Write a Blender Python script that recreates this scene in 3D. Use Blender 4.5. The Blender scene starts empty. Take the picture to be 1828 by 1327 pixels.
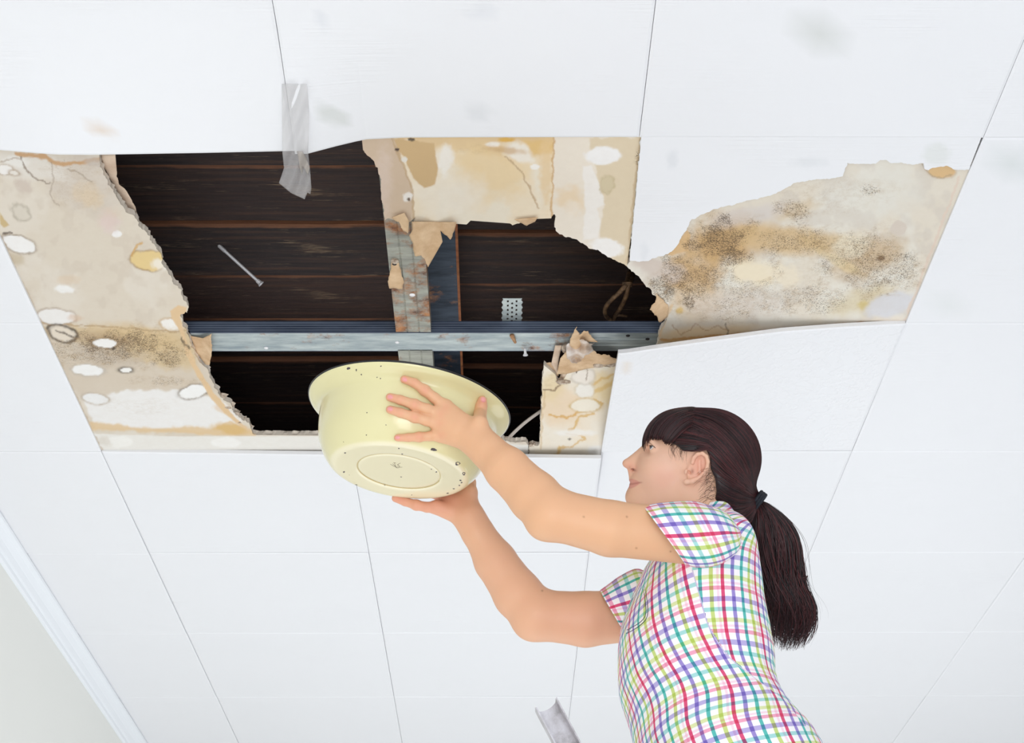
import bpy, bmesh, math, random
import numpy as np
from mathutils import Vector, Matrix
from mathutils.bvhtree import BVHTree
from mathutils.geometry import delaunay_2d_cdt

scene = bpy.context.scene
W, H = 1828.0, 1327.0
CX, CY = W/2, H/2
F = 2841.3                 # focal length in pixels
TH = 0.52621; YAW = 0.0099926; ROLL = 0.005625
HC = 1.75723               # ceiling height above the camera
CZ = 0.80                  # camera height above the floor
cam_pos = np.array([0.0, 0.0, CZ])

# ---------------------------------------------------------------- camera
c, s = math.cos(YAW), math.sin(YAW)
ct, st = math.cos(TH), math.sin(TH)
r0 = np.array([c, -s, 0.0]); yv = np.array([s, c, 0.0])
FW = yv*ct + np.array([0, 0, st]); u0 = -yv*st + np.array([0, 0, ct])
cr, sr = math.cos(ROLL), math.sin(ROLL)
RT = cr*r0 - sr*u0; UP = sr*r0 + cr*u0
cam = bpy.data.cameras.new('camera'); cam_o = bpy.data.objects.new('camera', cam)
scene.collection.objects.link(cam_o)
M = Matrix(((RT[0], UP[0], -FW[0], 0), (RT[1], UP[1], -FW[1], 0), (RT[2], UP[2], -FW[2], CZ), (0, 0, 0, 1)))
cam_o.matrix_world = M
cam.sensor_fit = 'HORIZONTAL'; cam.sensor_width = 36.0; cam.lens = F*36.0/W
cam.clip_start = 0.05; cam.clip_end = 100
scene.camera = cam_o

# ---------------------------------------------------------------- light and exposure
scene.view_settings.view_transform = 'Standard'
scene.view_settings.look = 'None'
scene.view_settings.gamma = 1.0
scene.view_settings.use_curve_mapping = False
scene.view_settings.exposure = -0.19
world = bpy.data.worlds.new('world'); scene.world = world; world.use_nodes = True
bg = world.node_tree.nodes['Background']
bg.inputs['Color'].default_value = (0.93, 0.965, 1.0, 1); bg.inputs['Strength'].default_value = 1.0
def area(name, loc, target, size, power, col):
    l = bpy.data.lights.new(name, 'AREA'); l.shape = 'RECTANGLE'; l.size, l.size_y = size
    l.energy = power; l.color = col
    o = bpy.data.objects.new(name, l); scene.collection.objects.link(o)
    o.location = loc
    o.rotation_euler = (Vector(target)-Vector(loc)).to_track_quat('-Z', 'Y').to_euler()
    return o
area('fill_low', (0.6, -0.9, 0.35), (0.6, 3.4, 2.6), (3.4, 1.6), 62, (0.93, 0.965, 1.0))  # unseen fill light behind the camera, added to brighten the ceiling
area('fill_floor', (0.7, 4.5, 0.12), (0.7, 4.5, 2.6), (4.0, 4.8), 72, (0.95, 0.98, 1.0))  # unseen upward fill light, added to lift the far part of the ceiling
area('fill_left', (-0.2, 0.3, 0.6), (-1.3, 3.9, 1.7), (0.8, 1.0), 9, (1, 0.98, 0.95))  # unseen fill light, added to brighten the left wall

# ---------------------------------------------------------------- mapping helpers
def S2L(c):
    c = np.asarray(c, float)/255.0
    return np.where(c <= 0.04045, c/12.92, ((c+0.055)/1.055)**2.4)
def P(px, py, d):
    """world point seen at pixel (px, py) at depth d"""
    return cam_pos + RT*((px-CX)/F*d) + UP*((CY-py)/F*d) + FW*d
def proj(p):
    q = np.asarray(p, float) - cam_pos
    d = q@FW
    return np.stack([CX+F*(q@RT)/d, CY-F*(q@UP)/d], -1)
def onz(px, py, z):
    """world point on the horizontal plane z above the camera, arrays welcome"""
    px = np.asarray(px, float); py = np.asarray(py, float)
    dr = RT*((px-CX)/F)[..., None] + UP*((CY-py)/F)[..., None] + FW
    t = (z/dr[..., 2])[..., None] if np.ndim(z) or np.ndim(px) else z/dr[..., 2]
    return cam_pos + dr*t

rs = np.random.RandomState(7)
TAB = rs.rand(256, 256)
def vnoise(x, y, seed=0):
    x = np.asarray(x, float)+seed*17.3; y = np.asarray(y, float)+seed*31.7
    xi = np.floor(x).astype(int); yi = np.floor(y).astype(int)
    fx = x-xi; fy = y-yi; fx = fx*fx*(3-2*fx); fy = fy*fy*(3-2*fy)
    a = TAB[xi & 255, yi & 255]; b = TAB[(xi+1) & 255, yi & 255]
    c_ = TAB[xi & 255, (yi+1) & 255]; d = TAB[(xi+1) & 255, (yi+1) & 255]
    return (a*(1-fx)+b*fx)*(1-fy)+(c_*(1-fx)+d*fx)*fy
def fbm(x, y, seed=0, oct=4):
    v = 0; a = 0.5
    for k in range(oct):
        v = v+a*vnoise(np.asarray(x)*2**k, np.asarray(y)*2**k, seed+k*3); a *= .5
    return v/(1-0.5**oct)
def sst(x, a, b):
    t = np.clip((x-a)/(b-a), 0, 1); return t*t*(3-2*t)

# ---------------------------------------------------------------- object helpers
col = scene.collection
def tag(o, label=None, cat=None, group=None, kind=None):
    if label: o['label'] = label
    if cat: o['category'] = cat
    if group: o['group'] = group
    if kind: o['kind'] = kind
    elif cat: o['kind'] = 'thing'
    return o
def empty(name, loc, label, cat, group=None):
    o = bpy.data.objects.new(name, None); col.objects.link(o)
    o.location = [float(v) for v in loc]; o.empty_display_size = .05
    return tag(o, label, cat, group)
def mk(name, V, Fc, mat, parent=None, smooth=False, attrs=None, uv=None, label=None):
    """mesh from world-space vertices; origin put at the mesh's centre (top-level) or parent's frame"""
    V = np.asarray(V, float).reshape(-1, 3)
    org = V.mean(0) if parent is None else np.zeros(3)
    me = bpy.data.meshes.new(name)
    me.from_pydata([tuple(v) for v in (V-org)], [], [tuple(int(i) for i in f) for f in Fc])
    me.update()
    if attrs:
        for k, a in attrs.items():
            if a.ndim == 2:
                at = me.color_attributes.new(k, 'FLOAT_COLOR', 'POINT')
                aa = np.concatenate([a, np.ones((len(a), 1))], 1).astype(np.float32)
                at.data.foreach_set('color', aa.ravel())
            else:
                at = me.attributes.new(k, 'FLOAT', 'POINT'); at.data.foreach_set('value', a.astype(np.float32))
    if uv is not None:
        ul = me.uv_layers.new(name='UVMap')
        li = np.zeros(len(me.loops), int); me.loops.foreach_get('vertex_index', li)
        ul.data.foreach_set('uv', np.asarray(uv)[li].astype(np.float32).ravel())
    if smooth: me.polygons.foreach_set('use_smooth', [True]*len(me.polygons))
    if mat: me.materials.append(mat)
    o = bpy.data.objects.new(name, me); col.objects.link(o)
    o.location = org
    if parent is not None:
        o.parent = parent
        o.location = -np.array(parent.location)
        if parent.parent is not None:
            o.location = -np.array(parent.location)-np.array(parent.parent.location)
    if label: o['label'] = label
    return o
class MB:
    def __init__(s): s.V = []; s.F = []
    def add(s, V, Fc):
        n = sum(len(v) for v in s.V); s.V.append(np.asarray(V, float).reshape(-1, 3)); s.F += [tuple(i+n for i in f) for f in Fc]
    def box(s, lo, hi, R=None, o=None):
        x0, y0, z0 = lo; x1, y1, z1 = hi
        V = np.array([(x0,y0,z0),(x1,y0,z0),(x1,y1,z0),(x0,y1,z0),(x0,y0,z1),(x1,y0,z1),(x1,y1,z1),(x0,y1,z1)], float)
        if R is not None: V = V@np.asarray(R).T
        if o is not None: V = V+np.asarray(o)
        s.add(V, [(3,2,1,0),(4,5,6,7),(0,1,5,4),(1,2,6,5),(2,3,7,6),(3,0,4,7)])
    def tube(s, pts, r, n=8, cap=True):
        V, Fc = tube(pts, r, n, cap); s.add(V, Fc)
    def done(s, name, mat, parent=None, **k): return mk(name, np.concatenate(s.V), s.F, mat, parent, **k)
def tube(pts, r, n=8, cap=True, sq=1.0):
    pts = np.asarray(pts, float); m = len(pts); r = np.broadcast_to(r, (m,))
    T = np.gradient(pts, axis=0); T /= np.linalg.norm(T, axis=1)[:, None]+1e-12
    ref = np.array([0, 0, 1.0]) if abs(T[0, 2]) < .9 else np.array([1.0, 0, 0])
    V = []; A = np.cross(T[0], ref); A /= np.linalg.norm(A)
    for i in range(m):
        A = A-T[i]*(A@T[i]); A /= np.linalg.norm(A)+1e-12; B = np.cross(T[i], A)
        for k in range(n):
            a = 2*math.pi*k/n; V.append(pts[i]+r[i]*(math.cos(a)*A+sq*math.sin(a)*B))
    Fc = [(i*n+k, i*n+(k+1) % n, (i+1)*n+(k+1) % n, (i+1)*n+k) for i in range(m-1) for k in range(n)]
    if cap: Fc += [tuple(range(n))[::-1], tuple((m-1)*n+k for k in range(n))]
    return np.array(V), Fc
def spline(pts, n):
    pts = np.asarray(pts, float); m = len(pts); out = []
    for t in np.linspace(0, m-1, n):
        i = min(int(t), m-2); f = t-i
        p0 = pts[max(i-1, 0)]; p1 = pts[i]; p2 = pts[i+1]; p3 = pts[min(i+2, m-1)]
        out.append(.5*((2*p1)+(-p0+p2)*f+(2*p0-5*p1+4*p2-p3)*f*f+(-p0+3*p1-3*p2+p3)*f**3))
    return np.array(out)

# ---------------------------------------------------------------- materials
class NT:
    def __init__(s, name):
        s.m = bpy.data.materials.new(name); s.m.use_nodes = True; s.t = s.m.node_tree
        s.b = s.t.nodes['Principled BSDF']
    def n(s, typ, **k):
        nd = s.t.nodes.new(typ)
        for a, v in k.items():
            if a.startswith('i_'):
                key = a[2:]; key = int(key) if key.isdigit() else key.replace('_', ' ')
                if isinstance(v, bpy.types.NodeSocket): s.t.links.new(v, nd.inputs[key])
                else: nd.inputs[key].default_value = v
            else: setattr(nd, a, v)
        return nd
    def link(s, a, b): s.t.links.new(a, b)
    def noise(s, vec, scale, detail=4, rough=.55):
        nd = s.n('ShaderNodeTexNoise', i_Scale=scale, i_Detail=detail, i_Roughness=rough)
        if vec is not None: s.link(vec, nd.inputs['Vector'])
        return nd.outputs['Fac']
    def ramp(s, fac, stops, interp='LINEAR'):
        nd = s.n('ShaderNodeValToRGB'); cr_ = nd.color_ramp; cr_.interpolation = interp
        while len(cr_.elements) > 1: cr_.elements.remove(cr_.elements[-1])
        for i, (p, c_) in enumerate(stops):
            e = cr_.elements[0] if i == 0 else cr_.elements.new(p)
            e.position = p; e.color = tuple(c_)+(1,) if len(c_) == 3 else c_
        s.link(fac, nd.inputs['Fac']); return nd.outputs['Color']
    def mix(s, fac, a, b, mode='MIX'):
        nd = s.n('ShaderNodeMix', data_type='RGBA', blend_type=mode)
        for v, k in ((fac, 0), (a, 6), (b, 7)):
            if isinstance(v, bpy.types.NodeSocket): s.link(v, nd.inputs[k])
            else: nd.inputs[k].default_value = v if k == 0 else (tuple(v)+(1,) if len(v) == 3 else v)
        return nd.outputs[2]
    def math(s, op, a, b=0.0, c_=None, clamp=False):
        nd = s.n('ShaderNodeMath', operation=op, use_clamp=clamp)
        for k, v in enumerate((a, b, c_)):
            if v is None: continue
            if isinstance(v, bpy.types.NodeSocket): s.link(v, nd.inputs[k])
            else: nd.inputs[k].default_value = v
        return nd.outputs[0]
    def coord(s, which='Object', scale=None, rot=None):
        nd = s.n('ShaderNodeTexCoord'); v = nd.outputs[which]
        if scale or rot:
            mp = s.n('ShaderNodeMapping'); s.link(v, mp.inputs['Vector'])
            if scale: mp.inputs['Scale'].default_value = scale
            if rot: mp.inputs['Rotation'].default_value = rot
            v = mp.outputs[0]
        return v
    def bump(s, h, strength=.3, dist=.002):
        nd = s.n('ShaderNodeBump', i_Strength=strength, i_Distance=dist); s.link(h, nd.inputs['Height'])
        s.link(nd.outputs[0], s.b.inputs['Normal'])
    def set(s, **k):
        for a, v in k.items():
            key = a.replace('_', ' ')
            if isinstance(v, bpy.types.NodeSocket): s.link(v, s.b.inputs[key])
            else: s.b.inputs[key].default_value = (tuple(v)+(1,)) if isinstance(v, (tuple, list, np.ndarray)) and len(v) == 3 else v
        return s
def L(*c_): return tuple(float(v) for v in S2L(c_))
def simple(name, c_, rough=.6, metal=0.0, **k):
    t = NT(name); t.set(Base_Color=L(*c_), Roughness=rough, Metallic=metal, **k); return t.m

def tile_mat():
    t = NT('painted_tile'); t.set(Roughness=.5)
    g = t.coord('Object'); at = t.n('ShaderNodeAttribute', attribute_name='Col').outputs['Color']
    n1 = t.noise(g, 3.5, 2)
    base = t.mix(t.math('MULTIPLY', n1, .10), at, L(214, 216, 220))
    t.set(Base_Color=base)
    # brush strokes: thin ridges in two directions
    b1 = t.noise(t.coord('Object', scale=(2.5, 110, 1), rot=(0, 0, .08)), 1.6, 3, .6)
    msk1 = t.ramp(t.noise(g, 3.2, 2), [(.45, (.15, .15, .15)), (.62, (1, 1, 1))])
    b1 = t.math('MULTIPLY', b1, msk1)
    b2 = t.noise(t.coord('Object', scale=(3, 120, 1), rot=(0, 0, .9)), 1.3, 3, .6)
    msk = t.ramp(t.noise(g, 5.0, 2), [(.52, (0, 0, 0)), (.62, (1, 1, 1))])
    h = t.math('ADD', t.math('MULTIPLY', b1, .6), t.math('MULTIPLY', b2, t.math('MULTIPLY', msk, 1.0)))
    t.bump(h, .5, .0018)
    return t.m
M_tile = tile_mat()
def board_mat():
    t = NT('stained_plasterboard'); t.set(Roughness=.85)
    g = t.coord('Object'); at = t.n('ShaderNodeAttribute', attribute_name='Col').outputs['Color']
    mo = t.n('ShaderNodeAttribute', attribute_name='mold').outputs['Fac']
    n = t.noise(g, 420, 3, .7)
    n2 = t.noise(g, 170, 3, .7)
    thr = t.math('ADD', t.math('MULTIPLY', mo, .30), t.math('MULTIPLY', t.noise(g, 22, 3), .16))
    k = t.math('MULTIPLY', t.math('SUBTRACT', t.math('ADD', n, thr), .80), 9.0, clamp=True)
    k2 = t.math('MULTIPLY', t.math('SUBTRACT', t.math('ADD', n2, thr), .93), 9.0, clamp=True)
    k = t.math('MULTIPLY', k, t.math('MULTIPLY', mo, 2.0, clamp=True))
    k2 = t.math('MULTIPLY', k2, t.math('MULTIPLY', mo, 2.0, clamp=True))
    c1 = t.mix(t.math('MULTIPLY', t.noise(g, 60, 4), .16), at, L(190, 165, 135))
    c1 = t.mix(t.math('MULTIPLY', mo, t.math('MULTIPLY', t.math('SUBTRACT', t.noise(g, 75, 5, .7), .44), 3.2, clamp=True)), c1, L(172, 140, 96))
    c1 = t.mix(t.math('MULTIPLY', k, .8), c1, L(84, 66, 48))
    c1 = t.mix(t.math('MULTIPLY', k2, .8), c1, L(60, 52, 46))
    t.set(Base_Color=c1)
    t.bump(t.math('ADD', t.noise(g, 45, 4), t.math('MULTIPLY', t.noise(g, 250, 3), .3)), .35, .002)
    return t.m
M_board = board_mat()
def gypsum_mat():
    t = NT('broken_gypsum'); g = t.coord('Object'); n = t.noise(g, 90, 5, .7)
    t.set(Base_Color=t.ramp(n, [(.35, L(150, 124, 104)), (.6, L(218, 202, 184))]), Roughness=.95); t.bump(n, .9, .006); return t.m
M_gyp = gypsum_mat()
def paper_mat(name, a, b):
    t = NT(name); g = t.coord('Object'); n = t.noise(g, 30, 5, .6)
    t.set(Base_Color=t.ramp(n, [(.3, L(*a)), (.7, L(*b))]), Roughness=.9); t.bump(t.noise(g, 60, 4), .5, .003); return t.m
M_paper = paper_mat('torn_brown_paper', (196, 160, 122), (226, 196, 160))
M_paper2 = paper_mat('torn_pale_paper', (200, 172, 148), (228, 206, 184))
def wood_mat():
    t = NT('dark_old_wood'); g = t.coord('Object', scale=(1.2, 26, 8)); n = t.noise(g, 3, 6, .65)
    n2 = t.noise(t.coord('Object', scale=(4, 60, 8)), 4, 4, .7)
    big = t.noise(t.coord('Object', scale=(2.0, 7, 3)), 2.2, 4)
    c0 = t.ramp(n, [(.28, L(22, 18, 20)), (.48, L(46, 36, 36)), (.64, L(72, 51, 42)), (.85, L(122, 86, 58))])
    worn = t.math('MULTIPLY', t.math('SUBTRACT', t.math('ADD', t.math('MULTIPLY', n2, .7), t.math('MULTIPLY', big, .6)), .745), 9, clamp=True)
    c0 = t.mix(t.math('MULTIPLY', worn, .6), c0, L(176, 150, 118))
    gen = t.n('ShaderNodeTexCoord').outputs['Generated']; sp = t.n('ShaderNodeSeparateXYZ'); t.link(gen, sp.inputs[0])
    edge = t.math('MULTIPLY', t.math('SUBTRACT', t.math('MULTIPLY', t.noise(t.coord('Object', scale=(3, 9, 1)), 3, 4), .11), sp.outputs['Y']), 30, clamp=True)
    edge = t.math('MULTIPLY', edge, t.math('MULTIPLY', t.noise(t.coord('Object', scale=(1.3, 5, 1)), 3, 3), 1.5, clamp=True))
    c0 = t.mix(edge, c0, L(150, 98, 66))
    oi = t.n('ShaderNodeObjectInfo').outputs['Random']
    c0 = t.mix(t.math('MULTIPLY', oi, .42), c0, L(66, 40, 30))
    t.set(Base_Color=c0, Roughness=.75); t.bump(t.math('ADD', n, t.math('MULTIPLY', n2, .6)), .7, .006)
    return t.m
M_wood = wood_mat()
def metal_mat(name, c1, c2, rust=.5, rough=.42, metal=.75):
    t = NT(name); g = t.coord('Object'); n = t.noise(t.coord('Object', scale=(2, 9, 9)), 6, 5, .6)
    c0 = t.ramp(n, [(.3, L(*c1)), (.7, L(*c2))])
    rn = t.noise(g, 9, 6, .7); k = t.math('MULTIPLY', t.math('SUBTRACT', rn, .66-rust*.2), 9, clamp=True)
    rc = t.ramp(t.noise(g, 40, 4), [(.35, L(92, 52, 30)), (.65, L(178, 120, 72))])
    t.set(Base_Color=t.mix(k, c0, rc), Roughness=rough, Metallic=t.math('MULTIPLY', t.math('SUBTRACT', 1.0, k), metal))
    t.bump(t.noise(g, 120, 3), .25, .001); return t.m
M_zinc = metal_mat('galvanised_steel', (132, 142, 146), (190, 196, 192), .35, .45, .55)
M_zincb = metal_mat('blue_grey_galvanised_side', (112, 124, 146), (166, 178, 198), .12, .4, .35)
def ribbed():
    t = NT('ribbed_side_painted_highlights'); gen = t.n('ShaderNodeTexCoord').outputs['Generated']; sp = t.n('ShaderNodeSeparateXYZ'); t.link(gen, sp.inputs[0])
    w = t.math('MULTIPLY', t.math('SUBTRACT', t.math('SINE', t.math('MULTIPLY', sp.outputs['Z'], 31.4)), .45), 1.8, clamp=True)  # light stripes painted into the colour as highlights on the ribs
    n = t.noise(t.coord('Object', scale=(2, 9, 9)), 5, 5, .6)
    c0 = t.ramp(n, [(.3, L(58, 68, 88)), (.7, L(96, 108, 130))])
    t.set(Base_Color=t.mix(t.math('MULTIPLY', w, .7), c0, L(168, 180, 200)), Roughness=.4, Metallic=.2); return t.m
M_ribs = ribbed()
M_rust = metal_mat('rusty_edge', (120, 70, 44), (170, 104, 64), .9, .8, .05)
M_beam = metal_mat('dark_blue_steel', (40, 48, 60), (74, 84, 98), .5, .5, .5)
M_chan = metal_mat('weathered_channel', (138, 150, 156), (192, 200, 198), .62, .5, .4)
M_stud = metal_mat('weathered_stud', (130, 130, 122), (176, 176, 164), .85, .6, .3)
M_screw = simple('bright_screw', (232, 230, 232), .3, .15)
M_dark = simple('dark_bore', (32, 26, 28), .8)
M_wall = simple('cream_wall_paint', (242, 242, 237), .7)
M_trim = simple('white_cornice', (240, 243, 248), .45)
M_floor = simple('pale_floor', (224, 225, 226), .6)
# ================================================================= the setting
XS = {}; YS = {}
x_i = [onz(265, 986, HC)[0], onz(658, 986, HC)[0], onz(1051, 990, HC)[0], onz(1446, 986, HC)[0]]
TW = (x_i[3]-x_i[0])/3
for i in range(-4, 12):
    XS[i] = x_i[i] if 0 <= i <= 3 else (x_i[0]+i*TW if i < 0 else x_i[3]+(i-3)*TW)
y_j = [onz(1300, 246.5, HC)[1], onz(1640, 577, HC)[1], onz(1500, 806, HC)[1], onz(1000, 987, HC)[1], onz(800, 1130, HC)[1]]
TL = (y_j[4]-y_j[0])/4
for j in range(-5, 16):
    YS[j] = y_j[j] if 0 <= j <= 4 else (y_j[0]+j*TL if j < 0 else y_j[4]+(j-4)*TL)
XWALL = onz(38, 1022, HC)[0]
ZC = CZ+HC
WHITE = S2L((238, 238, 241))
def tint(px, py, blobs, base=WHITE):
    C = np.tile(base, (len(px), 1)).astype(float)
    for (cx, cy, rx, ry, ang, cl, a) in blobs:
        dx = px-cx; dy = py-cy; ca, sa = math.cos(ang), math.sin(ang)
        r = np.sqrt(((dx*ca+dy*sa)/rx)**2+((-dx*sa+dy*ca)/ry)**2)
        r = r+.35*(fbm(px/14, py/14, 3)-.5)
        m = (a*sst(r, 1.1, .55))[:, None]
        C = C*(1-m)+S2L(cl)*m
    return C
def slab(x0, x1, y0, y1, drop=None, n=10, gap=.0005, bev=.005, lift=.0018, thick=.009):
    """a ceiling tile: soft chamfered edge, flat face, thickness"""
    def axis(a, b):
        a += gap; b -= gap
        return np.concatenate([[a, a+bev], np.linspace(a+bev, b-bev, n)[1:-1], [b-bev, b]])
    ax, ay = axis(x0, x1), axis(y0, y1); m = len(ax)
    X, Y = np.meshgrid(ax, ay, indexing='ij')
    Z = np.full(X.shape, ZC)
    e = np.zeros(X.shape); e[0, :] = e[-1, :] = 1; e[:, 0] = e[:, -1] = 1
    Z += e*lift
    if drop is not None: Z -= drop(X, Y)
    V = np.stack([X, Y, Z], -1).reshape(-1, 3)
    T = V.copy(); T[:, 2] += thick; N = m*m
    Fc = []
    for i in range(m-1):
        for j in range(m-1):
            a = i*m+j; Fc.append((a, a+1, a+m+1, a+m)); Fc.append((N+a, N+a+m, N+a+m+1, N+a+1))
    ring = [i*m for i in range(m)]+[(m-1)*m+j for j in range(1, m)]+[i*m+m-1 for i in range(m-2, -1, -1)]+[j for j in range(m-2, 0, -1)]
    for k in range(len(ring)):
        a, b = ring[k], ring[(k+1) % len(ring)]; Fc.append((a, b, N+b, N+a))
    return np.concatenate([V, T]), Fc
skip = {(0, -1), (1, -1), (0, 0), (0, 1), (1, 0), (1, 1), (2, 0), (2, 1)}
ceil = MB()
rnd = random.Random(4)
for i in range(-3, 9):
    for j in range(-5, 11):
        if (i, j) in skip: continue
        x0 = max(XS[i], XWALL); x1 = XS[i+1]
        if x1 <= XWALL+.02: continue
        if (i, j) == (0, 2): dr = lambda X, Y: .010*np.clip((X-XS[0])/TW, 0, 1)*np.clip(1-(Y-YS[2])/TL, 0, 1)**1.5
        elif (i, j) == (1, 2): dr = lambda X, Y: (.010+.010*np.clip((X-XS[1])/TW, 0, 1))*np.clip(1-(Y-YS[2])/TL, 0, 1)**1.5
        else:
            t1, t2 = rnd.uniform(0, .002), rnd.uniform(0, .002)
            dr = lambda X, Y, a=t1, b=t2, i=i, j=j: a*np.clip((X-XS[i])/TW, 0, 1)+b*np.clip((Y-YS[j])/TL, 0, 1)
        ceil.add(*slab(x0, x1, YS[j], YS[j+1], dr))
# board behind the tiles, all round the opening
zb = ZC+.0125
for (a0, a1, b0, b1) in ((XWALL, XS[0], YS[-5], YS[10]), (XS[3], XS[8]+.6, YS[-5], YS[10]), (XS[0], XS[3], YS[-5], YS[0]-.02), (XS[0], XS[3], YS[2]+.01, YS[10]), (XS[2]+.15, XS[3], YS[1]+.10, YS[2]+.01)):
    ceil.box((a0, b0, zb), (a1, b1, zb+.012))
CV = np.concatenate(ceil.V); q = proj(CV)
blobs = [(1457, 48, 22, 28, -.5, (214, 216, 214), .9), (1675, 222, 20, 13, .3, (216, 218, 218), .9), (1225, 35, 18, 14, 0, (224, 226, 230), .8),
         (1430, 217, 16, 9, 0, (226, 228, 230), .7), (1805, 288, 24, 12, -.2, (218, 222, 222), .8), (1735, 400, 30, 8, -.2, (224, 226, 228), .8),
         (1800, 465, 25, 8, -.1, (222, 225, 224), .8), (1685, 545, 30, 9, 0, (228, 230, 230), .7), (85, 515, 20, 10, 0, (226, 228, 230), .5)]
o = mk('ceiling', CV, ceil.F, M_tile, attrs={'Col': tint(q[:, 0], q[:, 1], blobs)})
tag(o, kind='structure')

XR = XS[8]+.6; YB = YS[10]; YF = -2.6; ZT = ZC+.42
def sbox(name, lo, hi, mat):
    b = MB(); b.box(lo, hi); return tag(b.done(name, mat), kind='structure')
sbox('wall_left', (XWALL-.12, YF, 0), (XWALL, YB, ZT), M_wall)
sbox('wall_right', (XR, YF, 0), (XR+.12, YB, ZT), M_wall)
sbox('wall_back', (XWALL-.12, YB, 0), (XR+.12, YB+.12, ZT), M_wall)
sbox('floor', (XWALL-.12, YF, -.1), (XR+.12, YB+.12, 0), M_floor)
sbox('roof', (XWALL, YS[-5]-.05, ZT-.04), (XR, YB, ZT), M_wood)
sbox('void_light_block', (XWALL, YS[-5]-.05, ZC-.01), (XR, YS[-5], ZT-.04), M_wall)  # unseen panel added to stop outside light leaking into the ceiling void
# cornice along the left wall
wz = ZC-.001
prof = [(0, 0), (.052, 0), (.055, -.004), (.053, -.010), (.040, -.014), (.026, -.024), (.018, -.036), (.012, -.040), (.010, -.048), (.004, -.052), (0, -.052)]
V = []; Fc = []; n = len(prof)
for y in (YF, YB):
    for a, b in prof: V.append((XWALL+a*.95, y, wz+b))
Fc = [(k, (k+1) % n, n+(k+1) % n, n+k) for k in range(n)]+[tuple(range(n)), tuple(range(n, 2*n))[::-1]]
tag(mk('trim_1', V, Fc, M_trim), kind='structure')

# ================================================================= loose and sagging tiles
def z_for(px_y, X, Y):
    """height whose projection at (X,Y) lands on image row px_y"""
    lo, hi = HC-.2, HC+.05
    for _ in range(40):
        m = (lo+hi)/2
        if proj(np.array([X, Y, CZ+m]))[1] > px_y: lo = m
        else: hi = m
    return CZ+m
def panel(name, i, j, drop, label, blobs=(), n=36, mat=None, group=None):
    V, Fc = slab(XS[i], XS[i+1], YS[j], YS[j+1], drop, n=n)
    q = proj(V)
    o = mk(name, V, Fc, mat or M_tile, attrs={'Col': tint(q[:, 0], q[:, 1], blobs)}, smooth=False)
    return tag(o, label, 'ceiling tile', group)
def edge_drop(xs, ys, Yedge):
    """drop at X along the near/far edge so that the edge runs through the given pixels"""
    Xw = []; D = []
    for a, b in zip(xs, ys):
        X = onz(a, b, HC)[0]
        for _ in range(5):
            zz = z_for(b, X, Yedge); X = onz(a, b, zz-CZ)[0]
        Xw.append(X); D.append(ZC-zz)
    return np.array(Xw), np.maximum(np.array(D), 0)
xw, dd = edge_drop([-60, 0, 50, 100, 160, 360, 545], [266, 270, 274, 278, 278.5, 275, 271], YS[0])
panel('ceiling_tile', 0, -1, lambda X, Y: np.interp(X, xw, dd)*np.clip(1-(YS[0]-Y)/(.55*TL), 0, 1)**1.6,
      'white ceiling tile at top left with a small beige stain and a sagging edge',
      [(178, 231, 30, 13, .35, (226, 212, 200), .95)])
xw2, dd2 = edge_drop([547, 600, 650, 720, 860, 1145], [277, 263, 251, 247.5, 247, 246], YS[0])
panel('ceiling_tile', 1, -1, lambda X, Y: np.interp(X, xw2, dd2)*np.clip(1-(YS[0]-Y)/(.5*TL), 0, 1)**1.5,
      'white ceiling tile above the middle of the hole, one corner drooping beside the clear tape',
      [(592, 205, 36, 17, .4, (216, 218, 216), .9), (572, 35, 16, 22, 0, (226, 227, 232), .8), (855, 200, 26, 17, 0, (226, 227, 230), .8), (860, 20, 30, 16, 0, (228, 229, 234), .7)])
xw3, dd3 = edge_drop([1113, 1180, 1259, 1395, 1500, 1612], [632, 622, 611, 593, 585, 579], YS[1])
def tex_mat():
    t = NT('textured_tile'); t.set(Roughness=.5); at = t.n('ShaderNodeAttribute', attribute_name='Col').outputs['Color']
    g = t.coord('Object'); n = t.noise(g, 26, 3, .6)
    w = t.math('ABSOLUTE', t.math('SUBTRACT', n, .5)); w = t.math('MULTIPLY', w, 14, clamp=True)
    t.set(Base_Color=at); t.bump(w, .3, .002); return t.m
M_tex = tex_mat()
panel('ceiling_tile', 2, 1, lambda X, Y: np.interp(X, xw3, dd3)*np.clip(1-(Y-YS[1])/TL, 0, 1)**1.0,
      'white swirl-textured ceiling tile behind the woman\'s head, hanging down at one corner', [(1116, 655, 8, 14, 0, (224, 196, 160), .3)], mat=M_tex)

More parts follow.
